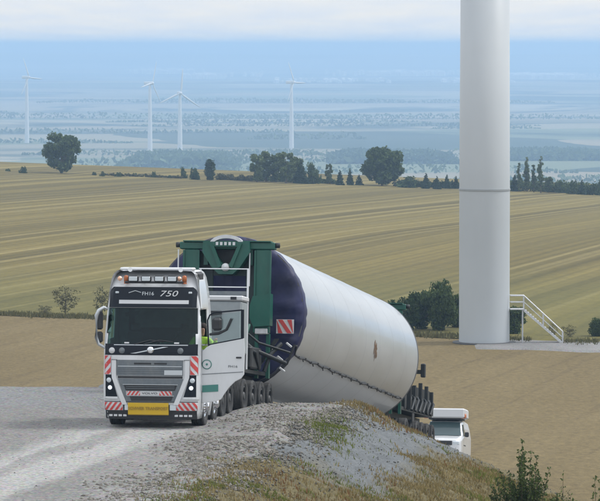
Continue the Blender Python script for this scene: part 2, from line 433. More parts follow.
def m_plain():
    g = G('valley_patchwork')
    v = g.nt.nodes.new('ShaderNodeTexVoronoi'); v.inputs['Scale'].default_value = 1; v.inputs['Randomness'].default_value = .85
    wob = g.noise(g.map((.0006, .0006, 1)), 1, 4)
    pos = g.map((.0019, .0021, 0)); 
    add = g.nt.nodes.new('ShaderNodeVectorMath'); add.operation = 'ADD'; g.nt.links.new(pos, add.inputs[0]); g.nt.links.new(wob, add.inputs[1])
    g.nt.links.new(add.outputs[0], v.inputs['Vector'])
    sp = g.nt.nodes.new('ShaderNodeSeparateColor'); g.nt.links.new(v.outputs['Color'], sp.inputs[0])
    c = g.ramp(sp.outputs[0], [(.0, (.24, .20, .12)), (.3, (.27, .23, .15)), (.32, (.12, .14, .07)), (.5, (.15, .17, .09)), (.52, (.34, .30, .20)), (.75, (.2, .18, .11)), (.77, (.03, .05, .025)), (1, (.035, .055, .03))])
    wd = g.noise(g.map((.0003, .0009, 1), (3, 1, 0)), 1, 6, .6)
    c = g.mix(g.ramp_v(wd, .50, .60), c, (.025, .045, .025))
    g.color(c); return g.m

M = {}
M['gravel'] = m_gravel(); M['bank'] = m_bank(); M['brown'] = m_brown(); M['olive'] = m_olive(); M['plain'] = m_plain()

# ------------------------------------------------------------------ ground meshes
def spaced(segs):
    out = []
    for a, b, st in segs: out += list(np.arange(a, b, st))
    out.append(segs[-1][1]); return np.array(out)
xs_ = spaced([(-70, -14, 3), (-14, -6, .4), (-6, 12, .12), (12, 30, .6), (30, 60, 3)])
ys_ = spaced([(40, 82, 1.5), (82, 128, .14), (128, 160, .5), (160, 320, 3)])
X, Y = np.meshgrid(xs_, ys_)
Z = H(X, Y)
tag(grid('embankment', X, Y, Z, M['bank']), kind='structure')
# gravel sheet over plateau and road
u = np.concatenate([np.linspace(-60, -12.5, 24), np.linspace(-12.2, -3.3, 90)[:-1], np.linspace(-3.3, 0.35, 44)])
yy = spaced([(40, 82, 2), (82, 116, .14)])
X = xsh(yy)[:, None] + u[None, :] + fbm(yy, yy * 0, 1.3, 3)[:, None] * .7 * smooth(-1.5, .3, u)[None, :]
Y = np.repeat(yy[:, None], len(u), 1)
Zg = H(X, Y) + .022 - .12 * smooth(.05, .35, u)[None, :]
tag(grid('gravel_plateau', X, Y, Zg, M['gravel']), kind='structure')
yy = spaced([(116.0, 150, .5), (150, 262, 3)]); u = np.linspace(-7.4, .2, 40)
X = xsh(yy)[:, None] + u[None, :]; Y = np.repeat(yy[:, None], len(u), 1)
tag(grid('gravel_road', X, Y, H(X, Y) + .03, M['gravel']), kind='structure')
# fields
def ybound(x): return 353 - .7 * np.clip(x, -60, 60) + 3.0 * fbm(x, np.asarray(x) * 0, 9, 3)
xs_ = spaced([(-700, -60, 20), (-60, 60, 1.0), (60, 700, 20)])
t = np.linspace(0, 1, 230)
X = np.repeat(xs_[None, :], len(t), 0); Y = 20 + (ybound(X) + 5 - 20) * t[:, None]
Z = zfield(X, Y) + fbm(X, Y, 6, 2) * .08 - .16 * smooth(-.3, 1.5, Y - ybound(X))
tag(grid('brown_field', X, Y, Z, M['brown']), kind='structure')
t = np.linspace(0, 1, 260) ** 1.25
Y = ybound(X)[:1] + (1500 - ybound(X)[:1]) * t[:260, None]; X = np.repeat(xs_[None, :], 260, 0)
X = X * (1 + smooth(500, 1500, Y) * 1.2)
tag(grid('olive_field', X, Y, zfield(X, Y) + .01, M['olive']), kind='structure')
ys2 = 1350 * (38500 / 1350) ** np.linspace(0, 1, 150)
xs2 = np.linspace(-1, 1, 161)
X = xs2[None, :] * np.clip(ys2[:, None] * .55, 1500, 20000); Y = np.repeat(ys2[:, None], 161, 1)
Zp = zfield(X, Y) - .4 + np.where(Y > 2600, fbm(X, Y, 2600, 3) * 16 * smooth(2600, 9000, Y), 0)
tag(grid('valley_plain', X, Y, Zp, M['plain']), kind='structure')
xs2 = np.linspace(-9500, 9500, 380)
prof_h = np.array([0, .35, .8, 1, .8, .3])
for k, (D, top) in enumerate(((24000, -28), (36000, 20))):
    yk = D + np.array([-1800, -1000, -350, 0, 400, 1500])
    ridge = (top - 10) + (10) * np.clip(fbm(xs2 * 1.0, xs2 * 0 + 50 * k, 3800, 4) * 1.6 + .1, -1.6, 1)
    X = np.repeat(xs2[None, :], 6, 0); Y = np.repeat(yk[:, None], 380, 1)
    tag(grid('hills', X, Y, -140 + (ridge[None, :] + 140) * prof_h[:, None], M['plain']), kind='structure')
HAZE = 1.6e-4

# ------------------------------------------------------------------ vegetation
def rot_quads(c, n, size, aspect=1.6, up=0.0):
    """random leaf quads at centres c; n normals bias"""
    k = len(c)
    a = rng.normal(size=(k, 3)); a[:, 2] += up; a /= np.linalg.norm(a, axis=1)[:, None]
    b = np.cross(a, rng.normal(size=(k, 3))); b /= np.linalg.norm(b, axis=1)[:, None]
    s = (size * rng.uniform(.6, 1.3, k))[:, None]
    a = a * s * aspect * .5; b = b * s * .5
    v = np.stack([c - a, c + b * .9 + a * .1, c + a, c - b * .9 + a * .1], 1).reshape(-1, 3)
    f = np.arange(4 * k).reshape(k, 4)
    return v, f
def crown_mesh(name, centres, radii, n, size, m, sq=(1, 1, .85), up=0.0):
    centres = np.asarray(centres, float); radii = np.asarray(radii, float)
    pr = radii ** 2; pr /= pr.sum(); ix = rng.choice(len(centres), n, p=pr)
    d = rng.normal(size=(n, 3)); d /= np.linalg.norm(d, axis=1)[:, None]
    rad = rng.uniform(.35, 1.0, n) ** .6 * (1 + rng.normal(size=n) * .10)
    c = centres[ix] + d * (radii[ix] * rad)[:, None] * np.array(sq)
    v, f = rot_quads(c, None, size, up=up)
    me = mesh_np(name, v, f, 4); me.materials.append(m); return me
def trunk_mesh(name, h, r, limbs, m, lean=0.0):
    b = MB(); pts = [(lean * t * t * h + math.sin(t * 5) * r * .3, 0, h * t) for t in (0, .25, .5, .75, 1)]
    b.tube(pts, [r * 1.25, r, r * .8, r * .55, r * .25], 7)
    for (z0, dx, dy, dz, rr) in limbs:
        p0 = Vector((lean * (z0 / h) ** 2 * h, 0, z0)); b.tube([p0, p0 + Vector((dx * .5, dy * .5, dz * .35)), p0 + Vector((dx, dy, dz))], [rr, rr * .7, rr * .3], 5)
    me = bpy.data.meshes.new(name); me.from_pydata(b.v, [], b.f); me.materials.append(m); return me

bark = mat('bark', (.10, .075, .05), .9, var=.3, scale=4, bump=.4)
lf_far = leafmat('far_foliage', (.032, .058, .016), (.12, .165, .052))
lf_grey = leafmat('greyish_foliage', (.05, .08, .03), (.14, .18, .07))
lf_con = leafmat('conifer_foliage', (.014, .034, .013), (.048, .082, .030))
lf_bush = leafmat('bush_foliage', (.020, .044, .012), (.085, .12, .034))
lf_dry = leafmat('sparse_foliage', (.06, .06, .025), (.15, .135, .06))
lf_near = leafmat('near_shrub_foliage', (.035, .06, .014), (.13, .17, .048))

def broad_variant(seed, h=10, w=9, n=3200, m=lf_far, size=.55, gap=.5, flat=.9):
    rr = random.Random(seed); cs = []; rd = []
    for i in range(32):
        a = rr.uniform(0, 6.28); t = rr.uniform(0, 1); z = h * (.16 + .74 * t)
        env = math.sin(math.pi * min(1, max(.08, (z / h - .12) / .9))) ** .6
        q = rr.uniform(.35, 1) * w * .42 * env
        cs.append((math.cos(a) * q, math.sin(a) * q, z)); rd.append(rr.uniform(.10, .18) * w)
    cs.append((0, 0, h * .55)); rd.append(w * .22)
    limbs = [(h * rr.uniform(.2, .5), rr.uniform(-1, 1) * w * .35, rr.uniform(-1, 1) * w * .35, h * rr.uniform(.15, .35), .01 * h) for _ in range(8)]
    return trunk_mesh('trunk', h * .8, .024 * h if h > 4.5 else .05, limbs, bark), crown_mesh('crown', cs, rd, n, size, m)
def conifer_variant(seed, h=8, w=3, n=1300, m=lf_con, size=.45, blunt=False):
    rr = random.Random(seed); cs = []; rd = []
    for i in range(22):
        t = i / 21; r = (w * .5 * (1 - t) ** .8 + .12) if not blunt else w * .5 * (1 - abs(t * 2 - 1) ** 4 * .6)
        a = i * 2.4 + rr.uniform(-.5, .5); q = r * .45
        cs.append((math.cos(a) * q, math.sin(a) * q, h * (.06 + .92 * t))); rd.append(max(.2, r * .62))
    return trunk_mesh('trunk', h * .92, .14, [], bark), crown_mesh('crown', cs, rd, n, size, m, sq=(1, 1, .9))
def poplar_variant(seed, h=11, w=2.2, n=900, m=lf_grey):
    rr = random.Random(seed); cs = []; rd = []
    for i in range(20):
        t = i / 19; r = w * .5 * (.5 + .5 * math.sin(math.pi * min(1, t + .15)))
        cs.append((rr.uniform(-1, 1) * r * .5, rr.uniform(-1, 1) * r * .5, h * (.12 + .86 * t))); rd.append(max(.25, r * rr.uniform(.4, .8)))
    limbs = [(h * rr.uniform(.2, .8), rr.uniform(-1, 1) * w * .4, rr.uniform(-1, 1) * w * .4, h * .12, .06) for _ in range(6)]
    return trunk_mesh('trunk', h * .97, .16, limbs, bark), crown_mesh('crown', cs, rd, n, .42, m)
def bush_variant(seed, h=3, w=4, n=900, m=lf_bush, size=.3):
    rr = random.Random(seed); cs = []; rd = []
    for i in range(14):
        q = rr.uniform(0, 1) * w * .36; a = rr.uniform(0, 6.28)
        r = rr.uniform(.12, .22) * w; z = rr.uniform(.25, .8) * h * (1 - .5 * (q / (w * .5)) ** 2)
        cs.append((math.cos(a) * q, math.sin(a) * q, z)); rd.append(r * min(1, h / w + .3))
    limbs = [(.1, rr.uniform(-1, 1) * w * .3, rr.uniform(-1, 1) * w * .3, h * rr.uniform(.5, .8), .05) for _ in range(5)]
    return trunk_mesh('trunk', h * .5, .08, limbs, bark), crown_mesh('crown', cs, rd, n, size, m)
VAR = {
 'oak': (broad_variant(1, 10, 9.6, 4600, lf_far, .55), 10, 9.6),
 'wide': (broad_variant(2, 10, 10.5, 7500, lf_far, .6), 10, 10.5),
 'mass1': (broad_variant(31, 5, 6.5, 5200, lf_bush, .26), 5, 6.5), 'mass2': (broad_variant(32, 5, 6, 4800, lf_bush, .26), 5, 6),
 'grey1': (broad_variant(3, 8, 4.6, 2400, lf_grey, .45), 8, 4.6),
 'grey2': (broad_variant(4, 8, 4.2, 2200, lf_grey, .45), 8, 4.2),
 'con1': (conifer_variant(5), 8, 3), 'con2': (conifer_variant(6, 8, 3.6), 8, 3.6),
 'col': (conifer_variant(7, 8, 3.2, 1500, lf_con, .45, True), 8, 3.2),
 'pop1': (poplar_variant(8), 11, 2.2), 'pop2': (poplar_variant(9), 11, 2.2),
 'bush1': (bush_variant(10), 3, 4), 'bush2': (bush_variant(11), 3, 4), 'bush3': (bush_variant(12, m=lf_far), 3, 4),
}
def plant(name, var, label, cat, x, y, z, h, w, group=None, rz=0):
    (tm, cm), h0, w0 = VAR[var]
    t = thing(name, label, cat, (x, y, z), (0, 0, rz), group); t.scale = (w / w0, w / w0, h / h0)
    link('trunk', tm, None, t); link('crown', cm, None, t); return t
def ridge(name, var, px, top, wpx, label, cat, group=None, D=None, sink=0.0):
    D = D or 1003 + random.uniform(-6, 6)
    x = (px - 300) / F * D; z = float(zfield(x, D)) - .1
    ztop = CZ - (top - 45) / F * D
    return plant(name, var, label, cat, x, D, z - sink, max(1.0, ztop - z + sink), wpx * D / F, group, random.uniform(0, 6))
G1 = 'scattered bushes along the field ridge'; G2 = 'trees standing along the field ridge'
for px, top, wd, lb in ((8, 166, 7, 'small dark bush on the ridge at the far left edge'), (24, 165, 10, 'low dark bush on the ridge left of the big round tree'),
        (94, 169, 6, 'first small bush right of the big round tree on the ridge'), (103, 170, 7, 'second small bush right of the round tree on the ridge'),
        (119, 171, 9, 'low flat bush on the ridge under the two middle turbines'), (135, 172, 8, 'low bush on the ridge below the second turbine from left'),
        (154, 170, 7, 'small rounded bush on the ridge between the two middle turbines'), (170, 174, 7, 'very low bush on the ridge under the third turbine')):
    ridge('ridge_bush', random.choice(['bush1', 'bush2', 'bush3']), px, top, wd, lb, 'bush', G1, sink=.9)
ridge('broadleaf_tree', 'oak', 61, 131, 41, 'large round lone tree on the field ridge at left', 'tree', G2)
for name, var, px, top, wd, lb in (
    ('broadleaf_tree', 'bush3', 183, 166, 10, 'small round dark tree on the ridge left of the taller columnar one'),
    ('broadleaf_tree', 'bush1', 194, 166, 13, 'wider dark green tree touching the columnar conifer on the ridge'),
    ('columnar_conifer', 'col', 210, 159, 11, 'dark blunt columnar conifer standing alone on the ridge behind the truck'),
    ('broadleaf_tree', 'grey1', 257, 153, 18, 'leftmost of the grey green trees in the clump above the tube'),
    ('broadleaf_tree', 'grey2', 266, 150, 20, 'second grey green tree from left in the clump above the tube'),
    ('broadleaf_tree', 'grey1', 276, 152, 19, 'third grey green tree in the clump, just left of the right turbine'),
    ('broadleaf_tree', 'grey2', 286, 151, 20, 'fourth grey green tree in the clump, under the right turbine'),
    ('broadleaf_tree', 'grey1', 296, 156, 18, 'pale tree at the clump behind the dark conifer'),
    ('conifer', 'con2', 301, 159, 16, 'dark conifer in front of the grey green clump, right of the turbine foot'),
    ('broadleaf_tree', 'bush3', 312, 161, 20, 'round dark tree at the right end of the grey green clump'),
    ('broadleaf_tree', 'grey2', 329, 163, 8, 'thin pale tree beside the gap right of the grey green clump'),
    ('conifer', 'con1', 340, 170, 9, 'short dark conifer left of the pointed one near the huge tree'),
    ('conifer', 'con1', 350, 168, 8, 'pointed dark conifer between the pale thin tree and the huge tree'),
    ('conifer', 'con2', 359, 174, 9, 'low conifer touching the huge broad tree on its left'),
    ('broadleaf_tree', 'wide', 382, 147, 44, 'huge broad dark tree in the middle of the ridge'),
    ('broadleaf_tree', 'bush3', 409, 175, 30, 'wide low dark tree at the right foot of the huge tree'),
    ('conifer', 'con1', 426, 173, 9, 'first pointed conifer right of the huge broad tree'),
    ('conifer', 'con1', 437, 176, 8, 'second pointed conifer right of the huge broad tree'),
    ('conifer', 'con2', 447, 174, 9, 'third pointed conifer right of the huge tree, left of the tower'),
    ('conifer', 'con1', 456, 176, 8, 'conifer touching the left edge of the tower on the ridge'),
    ('conifer', 'con2', 515, 174, 12, 'dark conifer just right of the white tower on the ridge'),
    ('poplar', 'pop1', 519, 163, 6, 'thin spiky tree right of the tower, shortest of the spiky ones'),
    ('poplar', 'pop2', 527, 157, 8, 'tall thin spiky tree, leftmost tall one right of the tower'),
    ('poplar', 'pop1', 534, 165, 7, 'thin spiky tree between the two tallest spiky ones'),
    ('poplar', 'pop2', 541, 156, 8, 'tallest thin spiky tree right of the tower'),
    ('broadleaf_tree', 'grey1', 549, 176, 11, 'rounded tree at the right foot of the spiky trees'),
    ('broadleaf_tree', 'bush3', 561, 179, 17, 'dark rounded tree in the ridge hedge right of the spiky trees'),
    ('broadleaf_tree', 'bush1', 573, 178, 14, 'mid green tree in the ridge hedge towards the right edge'),
    ('conifer', 'con2', 582, 179, 10, 'dark pointed tree in the ridge hedge near the right edge'),
    ('broadleaf_tree', 'bush2', 591, 178, 15, 'rounded tree near the right end of the ridge hedge'),
    ('broadleaf_tree', 'bush3', 601, 177, 14, 'dark tree cut by the right edge of the photo on the ridge')):
    ridge(name, var, px, top, wd, lb, 'tree', G2, sink=.8 if var.startswith('bush') else 0.2)
# low unbroken hedgerow, nobody could count its plants
def hedge(px0, px1, h, D, n, m, name='hedgerow', dens=.33):
    cs = []; rd = []
    for px in np.arange(px0, px1, 1.3):
        x = (px - 300) / F * D; cs.append((x, D + random.uniform(-1, 1), float(zfield(x, D)) + h * random.uniform(.2, .6))); rd.append(h * random.uniform(.35, .6))
    me = crown_mesh(name, cs, rd, n, .4, m); return tag(link(name, me), kind='stuff')
hedge(217, 252, 1.5, 1006, 1500, lf_dry); hedge(250, 335, 1.3, 1008, 2600, lf_far)
hedge(395, 460, 2.0, 1009, 2400, lf_con); hedge(508, 604, 3.0, 1010, 5200, lf_far); hedge(105, 182, .7, 1005, 900, lf_dry)

# bushes round the tower base and at the left field edge
G3 = 'bushes along the boundary between the two fields'
for name, var, px, top, base, wd, D, lb in (
    ('field_bush', 'mass1', 404, 299, 341, 34, 352, 'dark bush behind the far shoulder of the tube'),
    ('field_bush', 'mass2', 422, 293, 341, 36, 354, 'bush between the tube and the taller one beside the tower'),
    ('field_bush', 'mass1', 441, 283, 341, 42, 352, 'tallest dark bush at the left side of the tower base'),
    ('field_bush', 'mass2', 458, 296, 341, 30, 356, 'dark bush half hidden behind the tower left edge'),
    ('field_bush', 'mass2', 514, 308, 344, 32, 348, 'dark rounded bush under the landing of the tower stairs'),
    ('field_bush', 'mass1', 598, 319, 346, 24, 345, 'bush at the right edge behind the pad')):
    x = (px - 300) / F * D; z = float(zfield(x, D)); zt = CZ - (top - 45) / F * D
    plant(name, var, lb, 'bush', x, D, z - .2, zt - z + .2, wd * D / F, G3, random.uniform(0, 6))
VAR['thin'] = (broad_variant(21, 4, 3.4, 750, lf_dry, .16), 4, 3.4); VAR['thin2'] = (broad_variant(22, 4, 3.2, 650, lf_dry, .16), 4, 3.2)
for px, top, wd, D, lb in ((65, 284, 30, 374, 'thin nearly bare small tree at the field edge left of the truck'), (102, 285, 24, 372, 'sparse small tree at the field edge right behind the truck mirror'),
        (44, 305, 18, 375, 'very low sparse bush left of the thin small tree'), (570, 324, 17, 344, 'sparse small tree behind the foot of the tower stairs'), (553, 322, 12, 346, 'faint scrubby bush seen through the tower stairs')):
    x = (px - 300) / F * D; z = float(zfield(x, D)); zt = CZ - (top - 45) / F * D
    plant('small_tree', random.choice(['thin', 'thin2']), lb, 'tree', x, D, z - .1, zt - z + .1, wd * D / F, 'sparse small trees at the field boundary', random.uniform(0, 6))
# dry weeds along the boundary
def blades(name, pts, h, wdt, m, kind='stuff', bend=.35):
    k = len(pts); pts = np.asarray(pts, float); a = rng.uniform(0, 6.28, k); hh = (h * rng.uniform(.45, 1.25, k))[:, None]
    d = np.stack([np.cos(a), np.sin(a), 0 * a], 1); ln = rng.uniform(0, 6.28, k); l = np.stack([np.cos(ln), np.sin(ln), 0 * ln], 1) * hh * (bend * rng.uniform(.2, 1.3, k))[:, None]
    ww = wdt * rng.uniform(.6, 1.4, k)[:, None]; up = np.array([0, 0, 1.])
    v = np.stack([pts - d * ww, pts + d * ww, pts + l * .35 + up * hh * .6 + d * ww * .7, pts + l + up * hh], 1).reshape(-1, 3)
    me = mesh_np(name, v, np.arange(4 * k).reshape(k, 4), 4); me.materials.append(m)
    return tag(link(name, me), kind=kind)
straw = leafmat('straw', (.15, .115, .045), (.38, .30, .14), .2); greeng = leafmat('green_grass', (.075, .105, .016), (.24, .26, .06), .25)
rusty = leafmat('rusty_weeds', (.11, .05, .02), (.26, .14, .06), .15)
xx = rng.uniform(-30, 27, 5000); xx = xx[fbm(xx, xx * 0, 4, 3) > -.3]; xx = np.concatenate([xx, xx + .05])[:5000]; yb = ybound(xx) + rng.normal(size=len(xx)) * 1.2 + 1
blades('boundary_grass', np.stack([xx, yb, zfield(xx, yb)], 1), .38, .06, leafmat('edge_grass', (.07, .07, .022), (.16, .14, .06)))

# ------------------------------------------------------------------ near bank: grass, weeds, stones
def scatter(n, x0, x1, y0, y1, fn, tries=6):
    out = []
    while len(out) < n and tries > 0:
        x = rng.uniform(x0, x1, n * 3); y = rng.uniform(y0, y1, n * 3)
        p = fn(x, y, x - xsh(y)); k = rng.random(len(x)) < p
        out += list(zip(x[k], y[k])); tries -= 1
    out = np.array(out[:n]); z = H(out[:, 0], out[:, 1]); return np.stack([out[:, 0], out[:, 1], z], 1)
def patch(x, y, s, th, off=0):
    return np.clip((fbm(x + off, y - off, s, 3) - th) * 9, 0, 1)
front = lambda x, y, d: smooth(96.2, 93.2, y + fbm(x, y, 3, 3) * 5 + np.clip(d - 2.5, -9, 1) * .5) if False else (1 - smooth(90.2, 93.2, y + fbm(x, y, 3, 3) * 5 - np.clip(d, 0, 9) * .75)) * smooth(-.8, .8, d + fbm(x, y, 2, 2) * 1.5)
low = lambda d: smooth(2.4, 3.9, d)
def f_straw(x, y, d): return np.clip(front(x, y, d) * (.35 + .65 * patch(x, y, 1.6, -.1)) + low(d + fbm(x, y, 2, 2) * 2) * (.45 + .55 * patch(x, y, 1.5, -.1)), 0, 1)
def f_green(x, y, d): return np.clip(np.maximum(front(x, y, d), low(d)) * patch(x, y, 1.5, -.08, 31), 0, 1)
blades('dry_grass', scatter(90000, -4, 13, 84, 112, f_straw), .10, .012, straw)
blades('green_grass', scatter(66000, -4, 13, 84, 112, f_green), .09, .012, greeng)
blades('rusty_weeds', scatter(5000, -3, 16, 84, 112, lambda x, y, d: np.maximum(front(x, y, d), low(d)) * patch(x, y, .9, .18, 77)), .13, .012, rusty)
# brim behind the plateau: brown dry grass on the crest, green patch in front of it
def brim(x, y, d): return smooth(107.5, 110.5, y) * np.exp(-((d - .8) / .7) ** 2) * (.25 + .75 * patch(x, y, 1.4, -.12))
pts = scatter(15000, -1, 16, 106, 150, brim)
blades('brim_dry_grass', pts, .12, .014, straw); 
blades('brim_rusty_weeds', scatter(5000, -1, 16, 107, 150, lambda x, y, d: brim(x, y, d) * patch(x, y, 1.1, .05, 12)), .14, .015, rusty)
def gp(x, y, d): return np.exp(-((x - .75 + (y - 103) * -.02) / .55) ** 2 - ((y - 103) / 2.6) ** 2) * (.3 + .7 * patch(x, y, .5, -.1))
blades('bank_green_grass', scatter(1900, -.8, 2.4, 98.5, 107.5, gp), .09, .011, greeng)
blades('bank_sparse_tufts', scatter(900, -.5, 9, 94, 125, lambda x, y, d: smooth(.3, 1.2, d) * patch(x, y, .55, .27, 5)), .10, .012, greeng)
blades('bank_sparse_straw', scatter(900, -1.5, 9, 94, 125, lambda x, y, d: smooth(-.6, .6, d) * patch(x, y, .6, .25, 55)), .10, .012, straw)

# loose stones: joined, they are far too many to count
def stones(name, pts, s0, s1, m):
    k = len(pts); base = np.array([(1, 0, 0), (-1, 0, 0), (0, 1, 0), (0, -1, 0), (0, 0, .75), (0, 0, -.6)], float)
    fs = np.array([(0, 2, 4), (2, 1, 4), (1, 3, 4), (3, 0, 4), (2, 0, 5), (1, 2, 5), (3, 1, 5), (0, 3, 5)])
    s = (s0 * (s1 / s0) ** (rng.random(k) ** 2.2))[:, None, None]
    v = base[None] * rng.uniform(.55, 1.25, (k, 6, 1)) * s; a = rng.uniform(0, 6.28, k)
    c, sn = np.cos(a)[:, None], np.sin(a)[:, None]
    v = np.stack([v[:, :, 0] * c - v[:, :, 1] * sn, v[:, :, 0] * sn + v[:, :, 1] * c, v[:, :, 2] + v[:, :, 0] * .3], -1)
    v = v + pts[:, None, :] + np.array([0, 0, .3])[None, None] * s
    f = (fs[None] + (np.arange(k) * 6)[:, None, None]).reshape(-1, 3)
    me = mesh_np(name, v.reshape(-1, 3), f, 3); return tag(link(name, me, m), kind='stuff')
def stonemat(name, a, b):
    m = leafmat(name, a, b, 0); m.node_tree.nodes['Principled BSDF'].inputs['Roughness'].default_value = .9; return m
st1 = stonemat('pale_stone', (.10, .092, .08), (.25, .235, .205)); st2 = stonemat('grey_stone', (.075, .074, .07), (.17, .168, .158))
stones('verge_stones', scatter(26000, -9, 5, 84.5, 114, lambda x, y, d: smooth(-2.8, -.6, d + fbm(x, y, 2, 2)) * (1 - smooth(.4, 1.6, d)) * (.15 + .85 * patch(x, y, 1.1, -.12))), .016, .07, st1)
stones('plateau_gravel', scatter(6000, -16, 0, 84.5, 113, lambda x, y, d: .25 + .75 * patch(x, y, 2.5, .0)), .012, .04, st2)
stones('bank_gravel', scatter(14000, -3, 13, 88, 125, lambda x, y, d: smooth(.0, .4, d) * (1 - .8 * smooth(.7, 1.5, d)) * (.2 + .8 * patch(x, y, 1.3, -.1, 9))), .010, .042, st2)

# two leafy shrubs growing on the bank in front of the brown field
def near_shrub(px, top, D, wd, seed, label, n=9000):
    rr = random.Random(seed); x = (px - 300) / F * D; z = Hs(x, D); zt = CZ - (top - 45) / F * D; h = zt - z; w_ = wd * D / F
    t = thing('leafy_shrub', label, 'shrub', (x, D, z - .1), (0, 0, 0), 'leafy shrubs on the bank')
    b = MB(); cs = []; rd = []; wts = []
    for i in range(44):
        a = rr.uniform(0, 6.28); sp = rr.uniform(.05, 1) ** .8; hx = math.cos(a) * sp * w_ * .5; hy = math.sin(a) * sp * w_ * .4
        hh = h * (1 - .6 * sp ** 1.3) * rr.uniform(.6, 1.06)
        b.tube([(hx * .2, hy * .2, 0), (hx * .6, hy * .6, hh * .45), (hx, hy, hh)], [.022, .014, .004], 5)
        for k in range(12):
            q = .22 + .78 * k / 11; e = q if q > .5 else q
            cs.append((hx * (.2 + .8 * q), hy * (.2 + .8 * q), hh * q)); rd.append(.12 * (1.25 - q) + .03)
    b.build('stems', bark, t)
    me = crown_mesh('foliage', cs, rd, n, .046, lf_near, sq=(1, 1, 1), up=.6); link('foliage', me, None, t)
near_shrub(525, 433, 98, 84, 3, 'leafy green shrub with upright shoots at the lower right of the bank', 24000)
near_shrub(603, 468, 96, 78, 8, 'leafy shrub cut off by the lower right corner of the photo', 18000)
near_shrub(562, 468, 95.5, 50, 5, 'lower leafy shrub growing between the upright shrub and the corner one', 9000)

# ------------------------------------------------------------------ far valley
masses = [(118, 236, 169, 156, 3700), (330, 458, 163, 155, 4200), (505, 620, 160, 153, 4300)]
for a, b_, base, top, D in masses:
    zb = float(zfield(0, D)) if D < 2600 else -117.; D = (CZ - zb) * F / (base - 45); wd = (b_ - a) / F * D
    n = int(max(2400, 55 * (b_ - a))); xx = (rng.uniform(a, b_, n) - 300) / F * D; dd = rng.uniform(0, 1, n)
    yy = D + dd * 260; hh = min(22, (base - top) / F * D) * (.25 + .75 * np.clip(np.minimum((xx - xx.min()), (xx.max() - xx)) / (wd * .16), 0, 1)) * (.75 + .5 * fbm(xx, yy * 0 + D, 260, 3))
    cs = np.stack([xx, yy, zb + rng.uniform(0, 1, n) * hh], 1)
    v, f = rot_quads(cs, None, 6.5, up=.3); me = mesh_np('distant_forest', v, f, 4); me.materials.append(lf_far)
    tag(link('distant_forest', me), kind='stuff')
# thin tree lines and copses between the valley fields
cs = []
for i in range(18):
    D0 = 3600 * (9000 / 3600) ** random.random(); x0 = random.uniform(-.09, .09) * D0; ln = random.uniform(120, 800) * (D0 / 5000) ** .7; an = random.gauss(0, .05); dp = random.choice((8, 12, 20, 40))
    k = int(min(2500, ln * 1.2 + dp * 3)); q = rng.uniform(-.5, .5, k)
    xx = x0 + q * ln * math.cos(an) + rng.uniform(-1, 1, k) * 4; yy = D0 + q * ln * math.sin(an) + rng.uniform(-.5, .5, k) * dp
    hh = random.uniform(5, 10) * (.6 + .6 * (fbm(xx, yy, 60, 2) + .5)) * np.clip((.5 - np.abs(q)) * 9, .25, 1)
    cs.append(np.stack([xx, yy, -117.3 + rng.uniform(0, 1, k) * hh], 1))
cs = np.concatenate(cs); v, f = rot_quads(cs, None, 3.6, up=.3); me = mesh_np('distant_tree_lines', v, f, 4); me.materials.append(lf_far); tag(link('distant_tree_lines', me), kind='stuff')
# villages far out, pale specks
vb = MB()
for (px, py, n, sp) in ((165, 73, 170, 30), (205, 78, 110, 18), (400, 75, 200, 60), (540, 78, 220, 50), (330, 84, 40, 60), (258, 76, 12, 9), (470, 84, 30, 60)):
    for i in range(n):
        D = (CZ + 117) * F / (py + random.uniform(-1.2, 1.2) - 45); x = (px + random.gauss(0, sp * .5) - 300) / F * D
        s = random.uniform(8, 18); z = -117 + 4
        Mx = Matrix.Translation((x, D, z)) @ Matrix.Rotation(random.uniform(0, 3), 4, 'Z')
        vb.box((0, 0, s * .25), (s, s * .7, s * .5 + 8), Mx)
        vb.prism([(-s * .55, s * .5), (0, s * .95), (s * .55, s * .5)], s * .74, 'XZ', -s * .37, Mx)
tag(vb.build('distant_village', mat('village_plaster', (.7, .69, .66), .8)), kind='stuff')

# far wind turbines
tw = mat('turbine_white', (.62, .64, .65), .6)
def turbine(px, base, hub, yaw, spin, label, blade=28):
    zb = -117.0; D = (CZ - zb) * F / (base - 45); x = (px - 300) / F * D; hz = (base - hub) / F * D
    t = thing('wind_turbine', label, 'wind turbine', (x, D, zb), (0, 0, yaw), 'white wind turbines in the hazy valley')
    b = MB(); b.lathe([(2.9, 0), (2.5, hz * .4), (1.5, hz)], 'Z', n=20); b.build('tower', tw, t)
    b = MB(); b.box((0, 2.5, hz + 1), (3.6, 10, 3.8), bev=.8); b.build('nacelle', tw, t)
    b = MB(); b.lathe([(0, -5.4), (1.4, -4.8), (1.9, -3.6), (1.9, -2.5)], 'Y', (0, 0, hz + 1), 14); b.build('hub', tw, t)
    for k in range(3):
        a = spin + k * 2 * math.pi / 3
        Mx = Matrix.Translation((0, -3.6, hz + 1)) @ Matrix.Rotation(a, 4, 'Y')
        b = MB(); vs = []; st = [(0, .7, .6), (3, .8, .6), (6, 1.5, .4), (18, 1.0, .25), (blade - 3, .65, .12), (blade, .15, .05)]
        for (r, c, th) in st: vs += [(-c * .5, 0, r), (0, -th, r), (c * 1.1, 0, r), (0, th, r)]
        fs = [(i * 4 + k2, i * 4 + (k2 + 1) % 4, i * 4 + 4 + (k2 + 1) % 4, i * 4 + 4 + k2) for i in range(len(st) - 1) for k2 in range(4)] + [(20, 21, 22, 23)]
        b.add(vs, fs, True, Mx); b.build('blade', tw, t)
turbine(27, 143, 78, R(55), R(-25), 'leftmost distant white wind turbine above the big round tree')
turbine(150, 152, 84, R(62), R(20), 'distant white wind turbine, second from left, rotor turned sideways')
turbine(180, 157, 94, R(15), R(5), 'distant white wind turbine with rotor facing us, nearest of the four')
